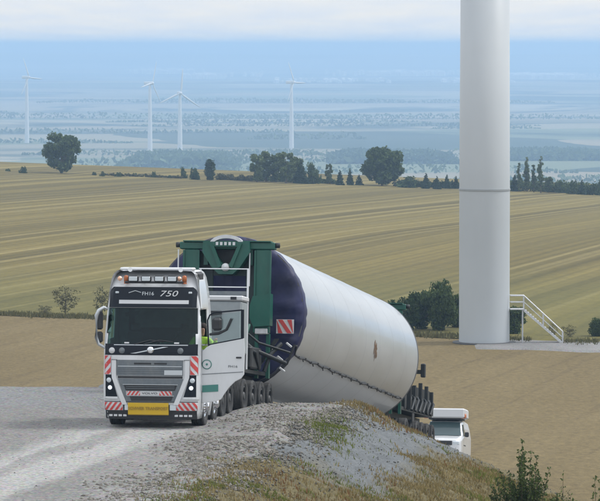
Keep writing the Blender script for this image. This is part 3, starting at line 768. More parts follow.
turbine(291.5, 150, 83, R(58), R(-28), 'distant white wind turbine right of the others behind the tree clump')

# ------------------------------------------------------------------ big tower on the field
towm = mat('tower_paint', (.45, .48, .50), .5, var=.03, scale=.15, dirt=(.31, .34, .35), dirt_amt=.25)
steel = mat('galvanised_steel', (.55, .56, .57), .5, metal=.3, var=.12, scale=6)
conc = mat('concrete', (.42, .41, .39), .85, var=.12, scale=2, bump=.3)
TD = 337.0; tx = (484.7 - 300) / F * TD; tz = float(zfield(tx, TD)); tr = 25.3 / F * TD
t = thing('tower', 'tall pale grey white steel wind turbine tower rising out of the top of the photo', 'tower', (tx, TD, tz))
zs = CZ - (189.5 - 45) / F * TD - tz
b = MB(); b.lathe([(tr + .55, -.3), (tr + .55, .10), (tr + .5, .14), (0, .14)], 'Z', n=64, smooth=False); b.build('foundation_ring', mat('dark_ring', (.07, .07, .07), .8), t)
b = MB(); b.lathe([(tr, .12), (tr, zs - .05)], 'Z', n=96); b.build('lower_section', towm, t)
b = MB(); b.lathe([(tr * .99, zs - .05), (tr + .055, zs - .05), (tr + .055, zs + .09), (tr * .99, zs + .09)], 'Z', n=96, smooth=False); b.build('flange', mat('flange_grey', (.30, .32, .33), .5), t)
b = MB(); b.lathe([(tr, zs + .09), (tr * .955, 36.0), (0, 36.1)], 'Z', n=96); b.build('upper_section', towm, t)
# entrance stairs on the right of the tower
sx = tx + tr; k = TD / F
t = thing('access_stairs', 'light steel access stairs with handrails leading down to the right from the tower', 'stairs', (sx, TD - .3, tz))
def pz(py): return CZ - (py - 45) * k - tz
zp = pz(309); xa = (524 - 510) * k; xb = (563 - 510) * k
b = MB(); b.box((xa / 2 + .02, 0, zp), (xa, 1.0, .08)); b.build('landing', steel, t)
for s in (-.5, .5):
    b = MB(); b.tube([(.02, s, zp + 1.15), (xa, s, zp + 1.15), (xb, s, 1.0)], .055, 6); b.build('handrail', steel, t)
    b = MB(); b.tube([(.02, s, zp + .6), (xa, s, zp + .6), (xb, s, .5)], .04, 6); b.build('mid_rail', steel, t)
    b = MB(); b.prism([(xa, zp + .05), (xb, .12), (xb, -.12), (xa, zp - .2)], .05, 'XZ', s - .025); b.build('stringer', steel, t)
    for q in (0, .5, 1): 
        b = MB(); b.tube([(xa + (xb - xa) * q, s, max(0, zp * (1 - q))), (xa + (xb - xa) * q, s, (zp + 1.15) * (1 - q) + q * 1.0)], .04, 6); b.build('post', steel, t)
ns = 16
for i in range(ns):
    q = (i + .5) / ns; b = MB(); b.box((xa + (xb - xa) * q, 0, zp * (1 - q)), (.26, .96, .04)); b.build('step', steel, t)
for s in (-.4, .4):
    b = MB(); b.tube([(xa - .1, s, zp), (xa - .1, s, 0)], .05, 6); b.build('support_leg', steel, t)
# pale pad beside the tower
X, Y = np.meshgrid(np.linspace(tx - 1.5, 62, 60), np.linspace(326.5, 338.5, 14)); Y = Y + fbm(X, Y, 4, 2)[:] * 1.5 * (np.abs(Y - 332) / 6)
X = X + 0; Zq = zfield(X, Y) + .10; Zq[0, :] -= .3; Zq[-1, :] -= .3; Zq[:, 0] -= .3
Y = Y - np.clip(8 - (X - tx), 0, 8) * -.35
tag(grid('gravel_pad', X, Y, Zq, M['gravel']), kind='structure')

# ------------------------------------------------------------------ vehicle materials
white = mat('white_paint', (.62, .635, .65), .28, coat=.5, var=.03, scale=1.2, dirt=(.36, .34, .30), dirt_amt=.45)
whitec = mat('clean_white', (.56, .57, .58), .4)
navy_black = mat('gloss_dark_trim', (.007, .010, .016), .3, spec=.22)
blackp = mat('black_plastic', (.022, .023, .025), .6, var=.2, scale=5)
greyg = mat('grille_grey', (.12, .14, .155), .45, var=.1, scale=8, dirt=(.3, .29, .26), dirt_amt=.3)
silver = mat('silver_trim', (.50, .53, .55), .3, metal=.6)
chrome = mat('chrome', (.75, .76, .78), .15, metal=1.0)
red = mat('reflective_red', (.52, .055, .05), .45); yel = mat('warning_yellow', (.62, .40, .015), .5, dirt=(.4, .3, .08), dirt_amt=.3, scale=5)
mustard = mat('faded_lettering', (.30, .19, .02), .6); inkd = mat('dark_lettering', (.02, .02, .025), .6)
amber = mat('amber_lens', (.38, .11, .03), .25); amberp = mat('pale_amber_lens', (.75, .45, .30), .3)
rubber = mat('tyre_rubber', (.024, .025, .026), .85, var=.25, scale=6, dirt=(.13, .125, .115), dirt_amt=.6, bump=.3)
rimm = mat('wheel_steel', (.06, .062, .064), .5, metal=.3, dirt=(.09, .085, .075), dirt_amt=.5, scale=5)
darkg = mat('dark_green_steel', (.006, .022, .02), .5, var=.4, scale=4)
green = mat('green_frame_paint', (.004, .080, .056), .4, var=.12, scale=2, dirt=(.05, .12, .09), dirt_amt=.5)
greenl = mat('green_label', (.05, .20, .17), .5)
lampm = glow('lit_headlamp', (.7, .75, .8), .7); lens = mat('clear_lens', (.55, .60, .63), .12)
glassc = glass('windscreen_glass', (.36, .52, .49), -.02); glassd = glass('door_glass', (.80, .86, .85), .03)
dark_in = mat('cab_interior', (.022, .03, .03), .8, var=.3, scale=4)
navy = mat('navy_tarpaulin', (.010, .013, .062), .5, var=.35, scale=1.5, bump=.5, bscale=5)
lime = mat('lime_jacket', (.42, .70, .06), .7, var=.1, scale=8, bump=.3)
skin = mat('skin', (.48, .27, .19), .55); hair = mat('dark_hair', (.03, .02, .015), .8)
darkm = mat('dark_machinery', (.012, .016, .018), .55, var=.4, scale=4, dirt=(.06, .055, .05), dirt_amt=.5)
pipe = mat('white_pipe', (.62, .64, .66), .4)

# ------------------------------------------------------------------ wheels
def tyre_mesh(r, wd, n=36):
    h = wd / 2; b = MB()
    tread = []; k = 5
    for i in range(k):
        a0 = -h + .025 + (wd - .05) * i / k; a1 = -h + .025 + (wd - .05) * (i + 1) / k
        tread += [(r, a0 + .008), (r, a1 - .008), (r - .014, a1 - .004), (r - .014, a1 + .004)]
    b.lathe([(r * .56, -h * .7), (r * .72, -h), (r * .93, -h), (r * .985, -h + .02)] + tread[:-2] + [(r * .985, h - .02), (r * .93, h), (r * .72, h), (r * .56, h * .7)], 'X', n=n, smooth=False)
    me = bpy.data.meshes.new('tyre'); me.from_pydata(b.v, [], b.f); me.materials.append(rubber); return me
def rim_mesh(r, wd, deep):
    h = wd / 2; b = MB(); d = .09 if deep else -.02
    b.lathe([(r * .57, -h * .8), (r * .57, h * .8), (r * .52, h * .85), (r * .5, h - d - .05), (r * .42, h - d - .06), (r * .25, h - d - .01), (r * .24, h - d + .05), (r * .18, h - d + .08), (0, h - d + .08)], 'X', n=26)
    for k in range(10):
        a = k * math.pi / 5; b.box((h - d - .02, math.cos(a) * r * .33, math.sin(a) * r * .33), (.04, .028, .028))
    me = bpy.data.meshes.new('wheel'); me.from_pydata(b.v, [], b.f); me.materials.append(rimm if deep else chrome); return me
TY = {}
def wheel(parent, x, y, z, r=.51, wd=.31, side=1, deep=True):
    key = (r, wd, deep)
    if key not in TY: TY[key] = (tyre_mesh(r, wd), rim_mesh(r, wd, deep))
    o = link('wheel', TY[key][1], None, parent); o.location = (x, y, z); o.rotation_euler = (random.uniform(0, 6), 0, 0)
    if side < 0: o.rotation_euler = (o.rotation_euler[0], 0, math.pi)
    link('tyre', TY[key][0], None, o)

# ------------------------------------------------------------------ TRUCK
tk = thing('heavy_haul_truck', 'white four axle heavy haulage tractor unit with its driver door open, pulling the long tube', 'truck',
           (-3.80, 101.05, .03), (-R(2.3), 0, -R(7.0)))
KZ = [.24, .55, 1.15, 1.95, 2.12, 3.02, 3.30, 3.58, 3.80, 3.93, 4.0]
KW = [1.20, 1.245, 1.25, 1.25, 1.245, 1.20, 1.175, 1.135, 1.09, 1.03, .94]
KF = [.08, .01, 0, .02, .045, .27, .34, .42, .62, .90, 1.15]
cw = lambda z: float(np.interp(z, KZ, KW)); cf = lambda z: float(np.interp(z, KZ, KF))
RC = .26
def S(x, z):
    w_ = cw(z); ax = min(abs(x), w_ - .001); y = cf(z) + .07 * (min(ax, w_ - RC) / w_) ** 2
    if ax > w_ - RC: y += RC - math.sqrt(max(0, RC * RC - (ax - (w_ - RC)) ** 2))
    return y
REAR = 2.3; SY = [REAR, 1.9, 1.62, .82, .5]
def ring(z, inset=0):
    w_ = cw(z) - inset; P = []
    for y in SY: P.append((-w_, y + (0 if y != .5 else .03)))
    xs = [-w_ + RC * (1 - math.sin(a)) for a in np.linspace(math.pi / 2 * .0 + .0, math.pi / 2, 6)]
    fx = [-w_ * 1 + 0.0005] + [-(cw(z) - RC) - RC * math.cos(a) + 0 for a in np.linspace(.25, math.pi / 2, 5)] + list(np.linspace(-(cw(z) - RC), cw(z) - RC, 9)[1:-1]) + [(cw(z) - RC) + RC * math.cos(a) for a in np.linspace(math.pi / 2, .25, 5)] + [w_ - .0005]
    for x in fx: P.append((x, S(x, z) + inset))
    for y in SY[::-1]: P.append((w_, y + (0 if y != .5 else .03)))
    return P
def hide(i, xm, ym, zm):
    if i == 'close': return False
    if zm < 1.15 and ym > .84 and abs(xm) > 1: return True
    if 1.2 < zm < 3.0 and .5 < ym < 1.62 and xm > 1.05: return True      # driver door opening
    if 2.2 < zm < 3.02 and .5 < ym < 1.62 and xm < -1.05: return True     # passenger window
    if 2.13 < zm < 3.05 and ym < .45 and abs(xm) < 1.16: return True      # windscreen
    return False
zz = [.24, .4, .55, .85, 1.15, 1.21, 1.6, 1.95, 2.13, 2.25, 2.4, 2.55, 2.7, 2.85, 3.0, 3.05, 3.30, 3.45, 3.58, 3.70, 3.80, 3.87, 3.93, 4.0]
b = MB(); rows = [ring(z) for z in zz]; n = len(rows[0])
vs = [(p[0], p[1], z) for z, r_ in zip(zz, rows) for p in r_]; fs = []
for i in range(len(zz) - 1):
    for k in range(n):
        k2 = (k + 1) % n; a = rows[i][k]; c = rows[i + 1][k2]
        if hide('close' if k2 == 0 else k, (a[0] + c[0]) / 2, (a[1] + c[1]) / 2, (zz[i] + zz[i + 1]) / 2): continue
        fs.append((i * n + k, i * n + k2, (i + 1) * n + k2, (i + 1) * n + k))
fs.append(tuple(range((len(zz) - 1) * n, len(zz) * n)))
b.add(vs, fs, True); cabo = b.build('cab', white, tk)
md = cabo.modifiers.new('wall', 'SOLIDIFY'); md.thickness = .03; md.offset = -1
try: cabo.data.shade_smooth_by_angle = None
except Exception: pass
cabo.data.polygons[-1].use_smooth = False

def pat(name, m, z0, z1, xl, xr, off, parent=tk, nz=4, nx=14, mb=None, th=.02):
    """slab that follows the cab front between xl(z) and xr(z)"""
    fl = xl if callable(xl) else (lambda z, v=xl: v); fr = xr if callable(xr) else (lambda z, v=xr: v)
    g = []; 
    for i in range(nz + 1):
        z = z0 + (z1 - z0) * i / nz; a, c = fl(z), fr(z)
        for k in range(nx + 1):
            x = a + (c - a) * k / nx; g.append((x, S(x, z) - off, z))
    m_ = len(g); vs = g + [(p[0], p[1] + off + th, p[2]) for p in g]; W = nx + 1; fs = []
    for i in range(nz):
        for k in range(nx):
            q = (i * W + k, i * W + k + 1, (i + 1) * W + k + 1, (i + 1) * W + k); fs.append(q); fs.append(tuple(m_ + v for v in reversed(q)))
    edge = [k for k in range(nx + 1)] + [i * W + nx for i in range(1, nz + 1)] + [nz * W + k for k in range(nx - 1, -1, -1)] + [i * W for i in range(nz - 1, 0, -1)]
    for a, c in zip(edge, edge[1:] + edge[:1]): fs.append((a, c, m_ + c, m_ + a))
    b = mb or MB(); b.add(vs, fs, False)
    if mb is None: return b.build(name, m, parent)
def stripes(name, z0, z1, x0, x1, slant, pitch, off, parent, duty=.5):
    b = MB(); k = -30
    while k < 60:
        s = x0 + k * pitch
        a = lambda z, s=s: max(x0, min(x1, s + slant * (z - z0))); c = lambda z, s=s: max(x0, min(x1, s + pitch * duty + slant * (z - z0)))
        if max(c(z) - a(z) for z in (z0, (z0 + z1) / 2, z1)) > .01 and (c(z0) - a(z0) > .001 or c(z1) - a(z1) > .001 or c((z0+z1)/2)-a((z0+z1)/2) > .001):
            pat(None, None, z0, z1, a, c, off, nz=8, nx=2, mb=b, th=-.004)
        k += 1
    return b.build(name, red, parent)
# windscreen
pat('windscreen', glassc, 2.13, 3.05, lambda z: -1.16 + (z - 2.13) * .03, lambda z: 1.16 - (z - 2.13) * .03, -.008, nz=6, nx=22, th=.006)
for s in (-1, 1):
    b = MB(); b.tube([(s * .12 - .3, S(s * .12 - .3, 2.15) - .03, 2.13), (s * .12 + .1, S(0, 2.3) - .03, 2.24), (s * .12 + .45, S(.5, 2.22) - .03, 2.19)], .014, 5); b.build('wiper', blackp, tk)
pat('cowl', navy_black, 1.86, 2.14, -1.19, 1.19, .012, nx=24)
pat('cowl_trim', silver, 2.105, 2.125, -.95, .95, .02)
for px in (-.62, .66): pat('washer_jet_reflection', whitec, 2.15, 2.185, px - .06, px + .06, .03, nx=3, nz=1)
bd = pat('diagonal_bar', silver, 1.90, 2.07, lambda z: -.52 + (z - 1.90) * 4.9, lambda z: -.38 + (z - 1.90) * 4.9, .022, nx=2, nz=8)
b = MB(); b.lathe([(.0, -.02), (.085, -.02), (.085, .03)], 'Y', (0, S(0, 1.99) - .035, 1.99), 20); b.lathe([(.05, -.028), (.0, -.03)], 'Y', (0, S(0, 1.99) - .035, 1.99), 20); b.build('round_badge', chrome, tk)
for x_, m_ in ((-1.0, whitec), (-.74, greyg), (.76, greyg)):
    b = MB(); b.lathe([(0, -.012), (.075, -.012), (.08, .03)], 'Y', (x_, S(x_, 1.97) - .02, 1.97), 20); b.build('round_sticker', m_, tk)
# sun visor with lettering
pat('visor', navy_black, 3.06, 3.58, lambda z: -1.12 + max(0, z - 3.44) ** 2 * 5, lambda z: 1.12 - max(0, z - 3.44) ** 2 * 5, .06, nx=24, nz=8)
pat('visor_stripe', whitec, 3.155, 3.25, -.86, .93, .068, nx=20, nz=2)
text_mesh('FH16', .13, 'visor_lettering', silver, tk, (-.12, S(0, 3.42) - .066, 3.41), (R(78), 0, 0), sx=1.1)
text_mesh('750', .21, 'visor_lettering', whitec, tk, (.40, S(0, 3.42) - .070, 3.41), (R(78), 0, 0), sx=1.5, shear=.25)
b = MB(); b.tube([(-.62, S(.6, 3.46) - .068, 3.43), (-.45, S(.4, 3.5) - .068, 3.485), (-.30, S(.3, 3.45) - .068, 3.44)], .012, 5); b.build('visor_emblem', silver, tk)
for x_ in (-.92, .96):
    b = MB(); b.box((x_, S(x_, 3.44) - .07, 3.44), (.09, .04, .05), bev=.01); b.build('marker_lamp', lens, tk)
# roof lamps
b = MB(); b.tube([(-.72, .36, 3.70), (.78, .36, 3.70)], .03, 8)
for x_ in (-.7, -.25, .3, .74): b.tube([(x_, .36, 3.70), (x_, .62, 3.72)], .02, 6)
b.build('lamp_bar', blackp, tk)
for x_ in (-.50, -.17, .17, .50):
    b = MB(); b.box((x_, .33, 3.79), (.27, .12, .17), bev=.04); o = b.build('spotlight', blackp, tk)
    b = MB(); b.box((x_, .262, 3.79), (.21, .02, .11), bev=.008); b.build('lens', lens, o)
for x_ in (-.70, .80):
    b = MB(); b.lathe([(.06, 3.66), (.06, 3.70)], 'Z', (x_, .42, 0), 14); b.lathe([(.0, 3.70), (.06, 3.705), (.06, 3.84), (.04, 3.87), (0, 3.88)], 'Z', (x_, .42, 0), 16); b.build('beacon', amber, tk)
for x_ in (-.87, .66):
    b = MB(); b.box((x_, .46, 3.79), (.12, .1, .12), bev=.04); b.build('side_lamp', amberp, tk)
b = MB(); b.box((.03, .95, 4.035), (1.9, .5, .07), bev=.03); b.build('roof_bar', whitec, tk)
for s in (-.6, .7):
    b = MB(); b.tube([(s, .8, 3.96), (s, .5, 4.02), (s, .42, 4.02)], [.03, .035, .06], 10); b.build('air_horn', chrome, tk)
b = MB(); b.box((1.02, 1.35, 3.83), (.16, .8, .26), bev=.06); b.build('roof_intake', blackp, tk)
# grille and bumper
pat('upper_grille', greyg, 1.34, 1.73, -.87, .83, .022, nx=16)
for i, z in enumerate((1.40, 1.455, 1.51, 1.565)): pat('grille_slat', silver if i == 3 else greyg, z, z + .018, -.84, .80, .034, nx=12, nz=1)
pat('grille_slot', blackp, 1.625, 1.665, -.42, .02, .03, nx=8, nz=1); pat('grille_slot', blackp, 1.625, 1.665, .1, .42, .03, nx=6, nz=1)
pat('grille_plate', silver, 1.36, 1.48, .36, .82, .045, nx=6, nz=1)
pat('white_hood_strip', white, 1.735, 1.855, -1.02, 1.02, .02, nx=16, nz=1)
pat('shadow_gap', blackp, 1.27, 1.325, -.84, .82, .012, nx=12, nz=1)
wl = lambda z: .84 - (1.26 - z) * .36 if z < 1.26 else .84
pat('lower_grille', greyg, .66, 1.26, lambda z: -wl(z), wl, .018, nx=16, nz=6)
for k in (0, 1): 
    z0 = (.965, .70)[k]; pat('air_intake', blackp, z0, z0 + (.14, .12)[k], lambda z: -wl(z) + .10 + (.05 if k else 0), lambda z: wl(z) - .10, .026, nx=12, nz=2)
    pat('intake_lip', silver, z0 + (.14, .12)[k], z0 + (.155, .135)[k], lambda z: -wl(z) + .08, lambda z: wl(z) - .08, .04, nx=12, nz=1)
st_ = pat('warning_strip', whitec, .84, .945, -.62, .56, .036, nx=14, nz=1)
stripes('red_stripes', .84, .945, -.60, -.26, .7, .10, .046, st_); stripes('red_stripes', .84, .945, .24, .55, -.7, .10, .046, st_)
text_mesh('VOLVO', .075, 'strip_lettering', inkd, tk, (-.01, S(0, .89) - .048, .892), (R(90), 0, 0), sx=1.6, depth=.003)
for s in (-1, 1):
    def A(z, s=s): return s * (1.0 - max(0, 1.30 - z) * .40) 
    def B_(z, s=s): return s * (.885 - max(0, 1.30 - z) * .42)
    lo, hi = (A, B_) if s < 0 else (B_, A)
    pat('grille_side_frame', white, .60, 1.735, lo, hi, .045, nx=4, nz=10)
    def o1(z, s=s): return s * 1.215
    def i1(z, s=s): return s * (1.0 - max(0, 1.30 - z) * .30)
    lo, hi = (o1, i1) if s < 0 else (i1, o1)
    hl = pat('headlight', navy_black, .80, 1.42, lo, hi, .02, nx=6, nz=6)
    b = MB(); xx_ = s * 1.04; b.lathe([(0, -.03), (.048, -.025), (.055, .02)], 'Y', (xx_, S(xx_, 1.03) - .035, 1.03), 18); b.build('lit_lamp', lampm, hl)
    b = MB(); xx_ = s * 1.07; b.lathe([(0, -.02), (.06, -.02), (.065, .02)], 'Y', (xx_, S(xx_, 1.22) - .03, 1.22), 18); b.build('lamp_lens', lens, hl)
    lo, hi = (s * 1.235, lambda z: s * 1.165) if s < 0 else (lambda z: s * 1.165, s * 1.235)
    pat('headlight_frame', white, .74, 1.46, lo, hi, .035, nx=3, nz=4)
    pat('headlight_frame', white, .745, .80, min(s * .84, s * 1.235), max(s * .84, s * 1.235), .035, nx=5, nz=1)
    a0, a1 = (-1.20, -1.01) if s < 0 else (1.01, 1.22)
    hp = pat('hazard_panel', whitec, 1.36, 1.85, a0, a1, .05, nx=6, nz=4); stripes('red_stripes', 1.37, 1.84, a0 + .01, a1 - .01, s * -.9 if s > 0 else .9, .22, .058, hp, .55)
    a0, a1 = (-1.20, -.70) if s < 0 else (.66, 1.20)
    hp = pat('hazard_panel', whitec, .455, .665, a0, a1, .03, nx=10, nz=2); stripes('red_stripes', .46, .66, a0 + .01, a1 - .01, -.75 * s, .135, .038, hp, .5)
    b = MB()
    for k in range(4): b.box((s * (.66 + k * .12), S(.8, .33) - .02, .325), (.085, .02, .05))
    b.build('bumper_reflector', whitec, tk)
pat('bumper_lower', blackp, .235, .60, -1.17, 1.17, .015, nx=20, nz=3)
pl = pat('warning_board', yel, .355, .65, -.57, .47, .06, nx=8, nz=1)
text_mesh('SCHWER TRANSPORT', .105, 'board_lettering', mustard, tk, (-.05, S(0, .5) - .066, .505), (R(90), 0, 0), sx=.98, depth=.003, bold=.003)
pat('board_edge', mustard, .335, .355, -.57, .47, .05, nx=8, nz=1)
for z in (1.86, .70):
    b = MB(); b.box((1.252, .46, z), (.004, .02, .5)); b.build('panel_gap', blackp, tk)
pat('panel_gap', blackp, 1.855, 1.866, -1.2, 1.2, .024, nx=24, nz=1)
pat('panel_gap', blackp, .668, .682, -1.2, 1.2, .034, nx=24, nz=1)
for s in (-1, 1):
    pat('panel_gap', blackp, 1.73, 1.742, min(s * .86, s * 1.0), max(s * .86, s * 1.0), .05, nx=4, nz=1)
    b = MB(); b.box((s * .58, S(.6, .52) - .03, .53), (.16, .02, .14), bev=.01); b.build('fog_lamp', lens, tk)
b = MB()
for z in (1.06, 1.01): b.tube([(-.62, S(.6, z) - .03, z), (0, S(0, z) - .035, z), (.62, S(.6, z) - .03, z)], .008, 5)
b.build('intake_bar', greyg, tk)
# mirrors on the passenger side
b = MB(); b.tube([(-1.16, .30, 3.02), (-1.24, .22, 3.06), (-1.36, .18, 2.98), (-1.42, .18, 2.85), (-1.42, .18, 2.28), (-1.36, .18, 2.12), (-1.18, .22, 2.02)], [.035, .04, .05, .055, .05, .04, .035], 8); b.build('mirror_arm', silver, tk)
for z, h in ((2.72, .46), (2.30, .28)):
    b = MB(); b.box((-1.35, .26, z), (.16, .13, h), bev=.04); b.build('mirror', blackp, tk)
# cab inside
b = MB(); b.box((0, 1.2, 1.20), (2.36, 2.0, .06)); b.box((0, 2.2, 2.3), (2.3, .06, 2.2)); b.build('cab_floor', dark_in, tk)
b = MB(); b.box((0, .55, 1.85), (2.3, .45, .34), bev=.08); b.box((.62, .62, 2.03), (.5, .3, .1), bev=.04); b.build('dashboard', dark_in, tk)
for x_ in (-.65, .65):
    b = MB(); b.box((x_, 1.35, 1.62), (.5, .5, .18), bev=.05); b.box((x_, 1.62, 2.05), (.5, .14, .75), bev=.05); b.box((x_, 1.62, 2.52), (.26, .1, .2), bev=.04); b.build('seat', dark_in, tk)
b = MB(); tor = [(.62 + .22 * math.cos(a), .86 + .08 * math.sin(a), 2.12 + .2 * math.sin(a)) for a in np.linspace(0, 2 * math.pi, 20)]; b.tube(tor, .016, 6, cap=False); b.build('steering_wheel', blackp, tk)
b = MB(); b.box((-.05, .42, 2.10), (.3, .02, .1)); b.box((.42, .45, 2.16), (.5, .02, .05)); b.box((-.72, .5, 2.12), (.22, .05, .05)); b.build('dash_papers', whitec, tk)
b = MB()
for x_ in (-1.0, 1.0): b.box((x_, 1.9, 2.6), (.25, .06, 1.0))
b.box((0, 2.1, 2.75), (1.5, .04, .5)); b.build('curtain', mat('curtain_grey', (.10, .13, .13), .9, var=.4, scale=5), tk)
b = MB(); b.prism([(-.75, 2.92), (-.35, 2.98), (-.42, 2.86), (-.72, 2.82)], .02, 'XZ', .50); b.build('sun_blind', blackp, tk)
# open driver door
dz = lambda py: 9.74 - (py - 45) * .02545
dx = lambda px: (px - 150) / 39.3 + .0
dr = [(198, 352), (203, 347), (208, 344), (241, 337.5), (241.6, 350), (241, 374), (238, 378), (232, 381), (226, 387), (221, 394), (218, 399), (213, 401), (198, 403)]
dpoly = [(dx(p) + .01, dz(q)) for p, q in dr]
DM = Matrix.Translation((1.25, .50, 0)) @ Matrix.Rotation(R(4), 4, 'Z') @ Matrix.Translation((-1.25, -.0, 0))
b = MB(); b.prism(dpoly, .06, 'XZ', -.03, DM); door = b.build('door', white, tk, bevel=.015)
b = MB(); b.prism([(1.26, 1.36), (2.30, 1.43), (2.30, 1.445), (1.26, 1.375)], .012, 'XZ', -.041, DM); b.build('door_crease', greyg, door)
b = MB(); b.lathe([(.105, -.045), (.125, -.045), (.125, -.034), (.105, -.034)], 'Y', (dx(204), 0, dz(364)), 22, M=DM); b.lathe([(.0, -.043), (.03, -.043)], 'Y', (dx(204), 0, dz(364)), 8, M=DM); b.build('round_logo', greenl, door)
o = text_mesh('FH16', .085, 'door_lettering', greyg, door, DM @ Vector((dx(230), -.036, dz(366))), (R(90), 0, R(4)), sx=1.3)
b = MB(); b.prism([(dx(199.5), dz(392)), (dx(215.5), dz(391)), (dx(215.5), dz(384)), (dx(199.5), dz(385))], .012, 'XZ', -.043, DM); b.build('green_label', greenl, door)
b = MB(); b.box((dx(236), -.05, dz(357)), (.14, .03, .04), DM, bev=.01); b.build('door_handle', blackp, door)
b = MB(); fr = [(205.5, 345), (204.5, 320), (206.5, 315), (211, 312.2), (239, 309.5)]; b.tube([(dx(p), 0, dz(q)) for p, q in fr], .022, 6, M=DM); b.box((dx(239.4), 0, dz(324)), (.08, .05, .76), DM); b.tube([(dx(205), 0, dz(345)), (dx(240), 0, dz(338))], .03, 6, M=DM); b.build('window_frame', navy_black, door)
b = MB(); b.prism([(dx(206), dz(344)), (dx(206), dz(316)), (dx(238), dz(311)), (dx(238), dz(339))], .01, 'XZ', -.005, DM); b.build('window_pane', glassd, door)
b = MB(); b.box((dx(214.5), -.22, dz(323.5)), (.25, .16, .33), DM, bev=.06); b.build('mirror', blackp, door)
b = MB(); b.tube([(dx(207), -.05, dz(334)), (dx(216), -.2, dz(333)), (dx(224), -.2, dz(329)), (dx(229), -.2, dz(318))], .035, 7, M=DM); b.build('mirror_arm', blackp, door)
# steps under the door opening
for z in (.42, .75, 1.05):
    b = MB(); b.box((1.12, .65, z), (.22, .3, .04)); b.build('step', silver, tk)
# chassis and axles
b = MB(); b.box((-.42, 4.2, .92), (.1, 6.2, .28)); b.box((.42, 4.2, .92), (.1, 6.2, .28)); b.box((0, .7, .6), (1.5, 1.0, .4))
for y in (1.35, 3.05, 4.65, 6.0): b.tube([(-1.0, y, .5), (1.0, y, .5)], .09, 8)
b.box((0, 3.0, 1.45), (2.3, .9, 1.0)); b.box((0, 2.75, 2.5), (1.9, .5, 1.5)); b.build('chassis', darkm, tk)
b = MB(); b.lathe([(.62, 1.12), (.62, 1.2), (.2, 1.22)], 'Z', (0, 5.3, 0), 24); b.build('turntable', darkm, tk)
for s in (-1, 1):
    wheel(tk, s * 1.06, 1.35, .51, .51, .33, s, False); wheel(tk, s * 1.06, 3.05, .51, .51, .33, s, False)
    for y in (4.65, 6.0): wheel(tk, s * 1.08, y, .51, .51, .28, s, True); wheel(tk, s * .75, y, .51, .51, .28, s, True)
    for y in (3.05, 4.65, 6.0):
        b = MB(); pts = [(y + .62 * math.cos(a), .53 + .60 * math.sin(a)) for a in np.linspace(.35, math.pi - .35, 9)]
        vs = [(s * 1.22, p, q) for p, q in pts] + [(s * .6, p, q) for p, q in pts]; fs = [(i, i + 1, i + 10, i + 9) for i in range(8)]
        b.add(vs, fs, True); b.build('mudguard', blackp, tk).modifiers.new('wall', 'SOLIDIFY').thickness = .02

# ------------------------------------------------------------------ the driver
pr = thing('person', 'driver in a lime green hi-vis jacket sitting in the truck doorway, leaning out', 'person', (0, 0, 0))
pr.matrix_world = Matrix.Translation(tk.location) @ tk.rotation_euler.to_matrix().to_4x4() @ Matrix.Translation((1.08, 1.02, 1.72))
def skinned(name, pts, edges, rad, m, parent, lvl=2):
    me = bpy.data.meshes.new(name); me.from_pydata(pts, edges, []); o = link(name, me, m, parent)
    sk = o.modifiers.new('skin', 'SKIN'); sk.use_smooth_shade = True
    if not me.skin_vertices: me.attributes.new  # layer made by the modifier below
    import bmesh
    bm = bmesh.new(); bm.from_mesh(me); ly = bm.verts.layers.skin.verify(); bm.verts.ensure_lookup_table()
    for i, v in enumerate(bm.verts):
        r_ = rad[i]; v[ly].radius = r_ if isinstance(r_, tuple) else (r_, r_); v[ly].use_root = (i == 0)
    bm.to_mesh(me); bm.free()
    ss = o.modifiers.new('sub', 'SUBSURF'); ss.levels = lvl; ss.render_levels = lvl
    return o
P_ = [(0, 0, 0), (.03, -.02, .25), (.07, -.04, .47), (.09, -.05, .58),            # pelvis, waist, chest, neck base
      (-.11, -.05, .52), (-.20, -.20, .33), (-.12, -.42, .36),                    # far arm to the wheel
      (.27, -.05, .52), (.42, -.14, .36), (.50, -.34, .50)]                      # near arm to the door
E_ = [(0, 1), (1, 2), (2, 3), (2, 4), (4, 5), (5, 6), (2, 7), (7, 8), (8, 9)]
skinned('jacket', P_, E_, [(.17, .13), (.16, .12), (.19, .13), .075, .075, .06, .045, .08, .065, .05], lime, pr)
skinned('trousers', [(0, 0, -.02), (-.1, -.22, 0), (-.12, -.48, -.02), (-.12, -.5, -.42), (.12, -.22, 0), (.14, -.46, -.02), (.14, -.48, -.42)], [(0, 1), (1, 2), (2, 3), (0, 4), (4, 5), (5, 6)], [(.16, .13), .1, .075, .055, .1, .075, .055], mat('navy_trousers', (.02, .025, .05), .8), pr)
body = skinned('head', [(.10, -.055, .60), (.11, -.065, .68), (.12, -.09, .76), (.12, -.09, .84), (.12, -.175, .745)], [(0, 1), (1, 2), (2, 3), (2, 4)], [.055, .055, (.085, .095), (.08, .09), .022], skin, pr)
b = MB(); b.lathe([(.0, .945), (.06, .935), (.098, .885), (.103, .83), (.09, .80)], 'Z', (.12, -.075, 0), 16); b.build('hair', hair, pr)
for (hx, hy, hz, s) in ((-.12, -.46, .37, -1), (.51, -.39, .53, 1)):
    pp = [(hx, hy + .03, hz), (hx, hy - .03, hz + .01)]; ee = [(0, 1)]; rr_ = [.03, .035]
    for k in range(4): pp += [(hx + (k - 1.5) * .022, hy - .07, hz + .01), (hx + (k - 1.5) * .024, hy - .10, hz - .02)]; b0 = len(pp) - 2; ee += [(1, b0), (b0, b0 + 1)]; rr_ += [.010, .009]
    pp += [(hx - s * .045, hy - .035, hz - .01), (hx - s * .05, hy - .065, hz - .02)]; ee += [(0, len(pp) - 2), (len(pp) - 2, len(pp) - 1)]; rr_ += [.012, .010]
    skinned('hand', pp, ee, rr_, skin, pr, 1)
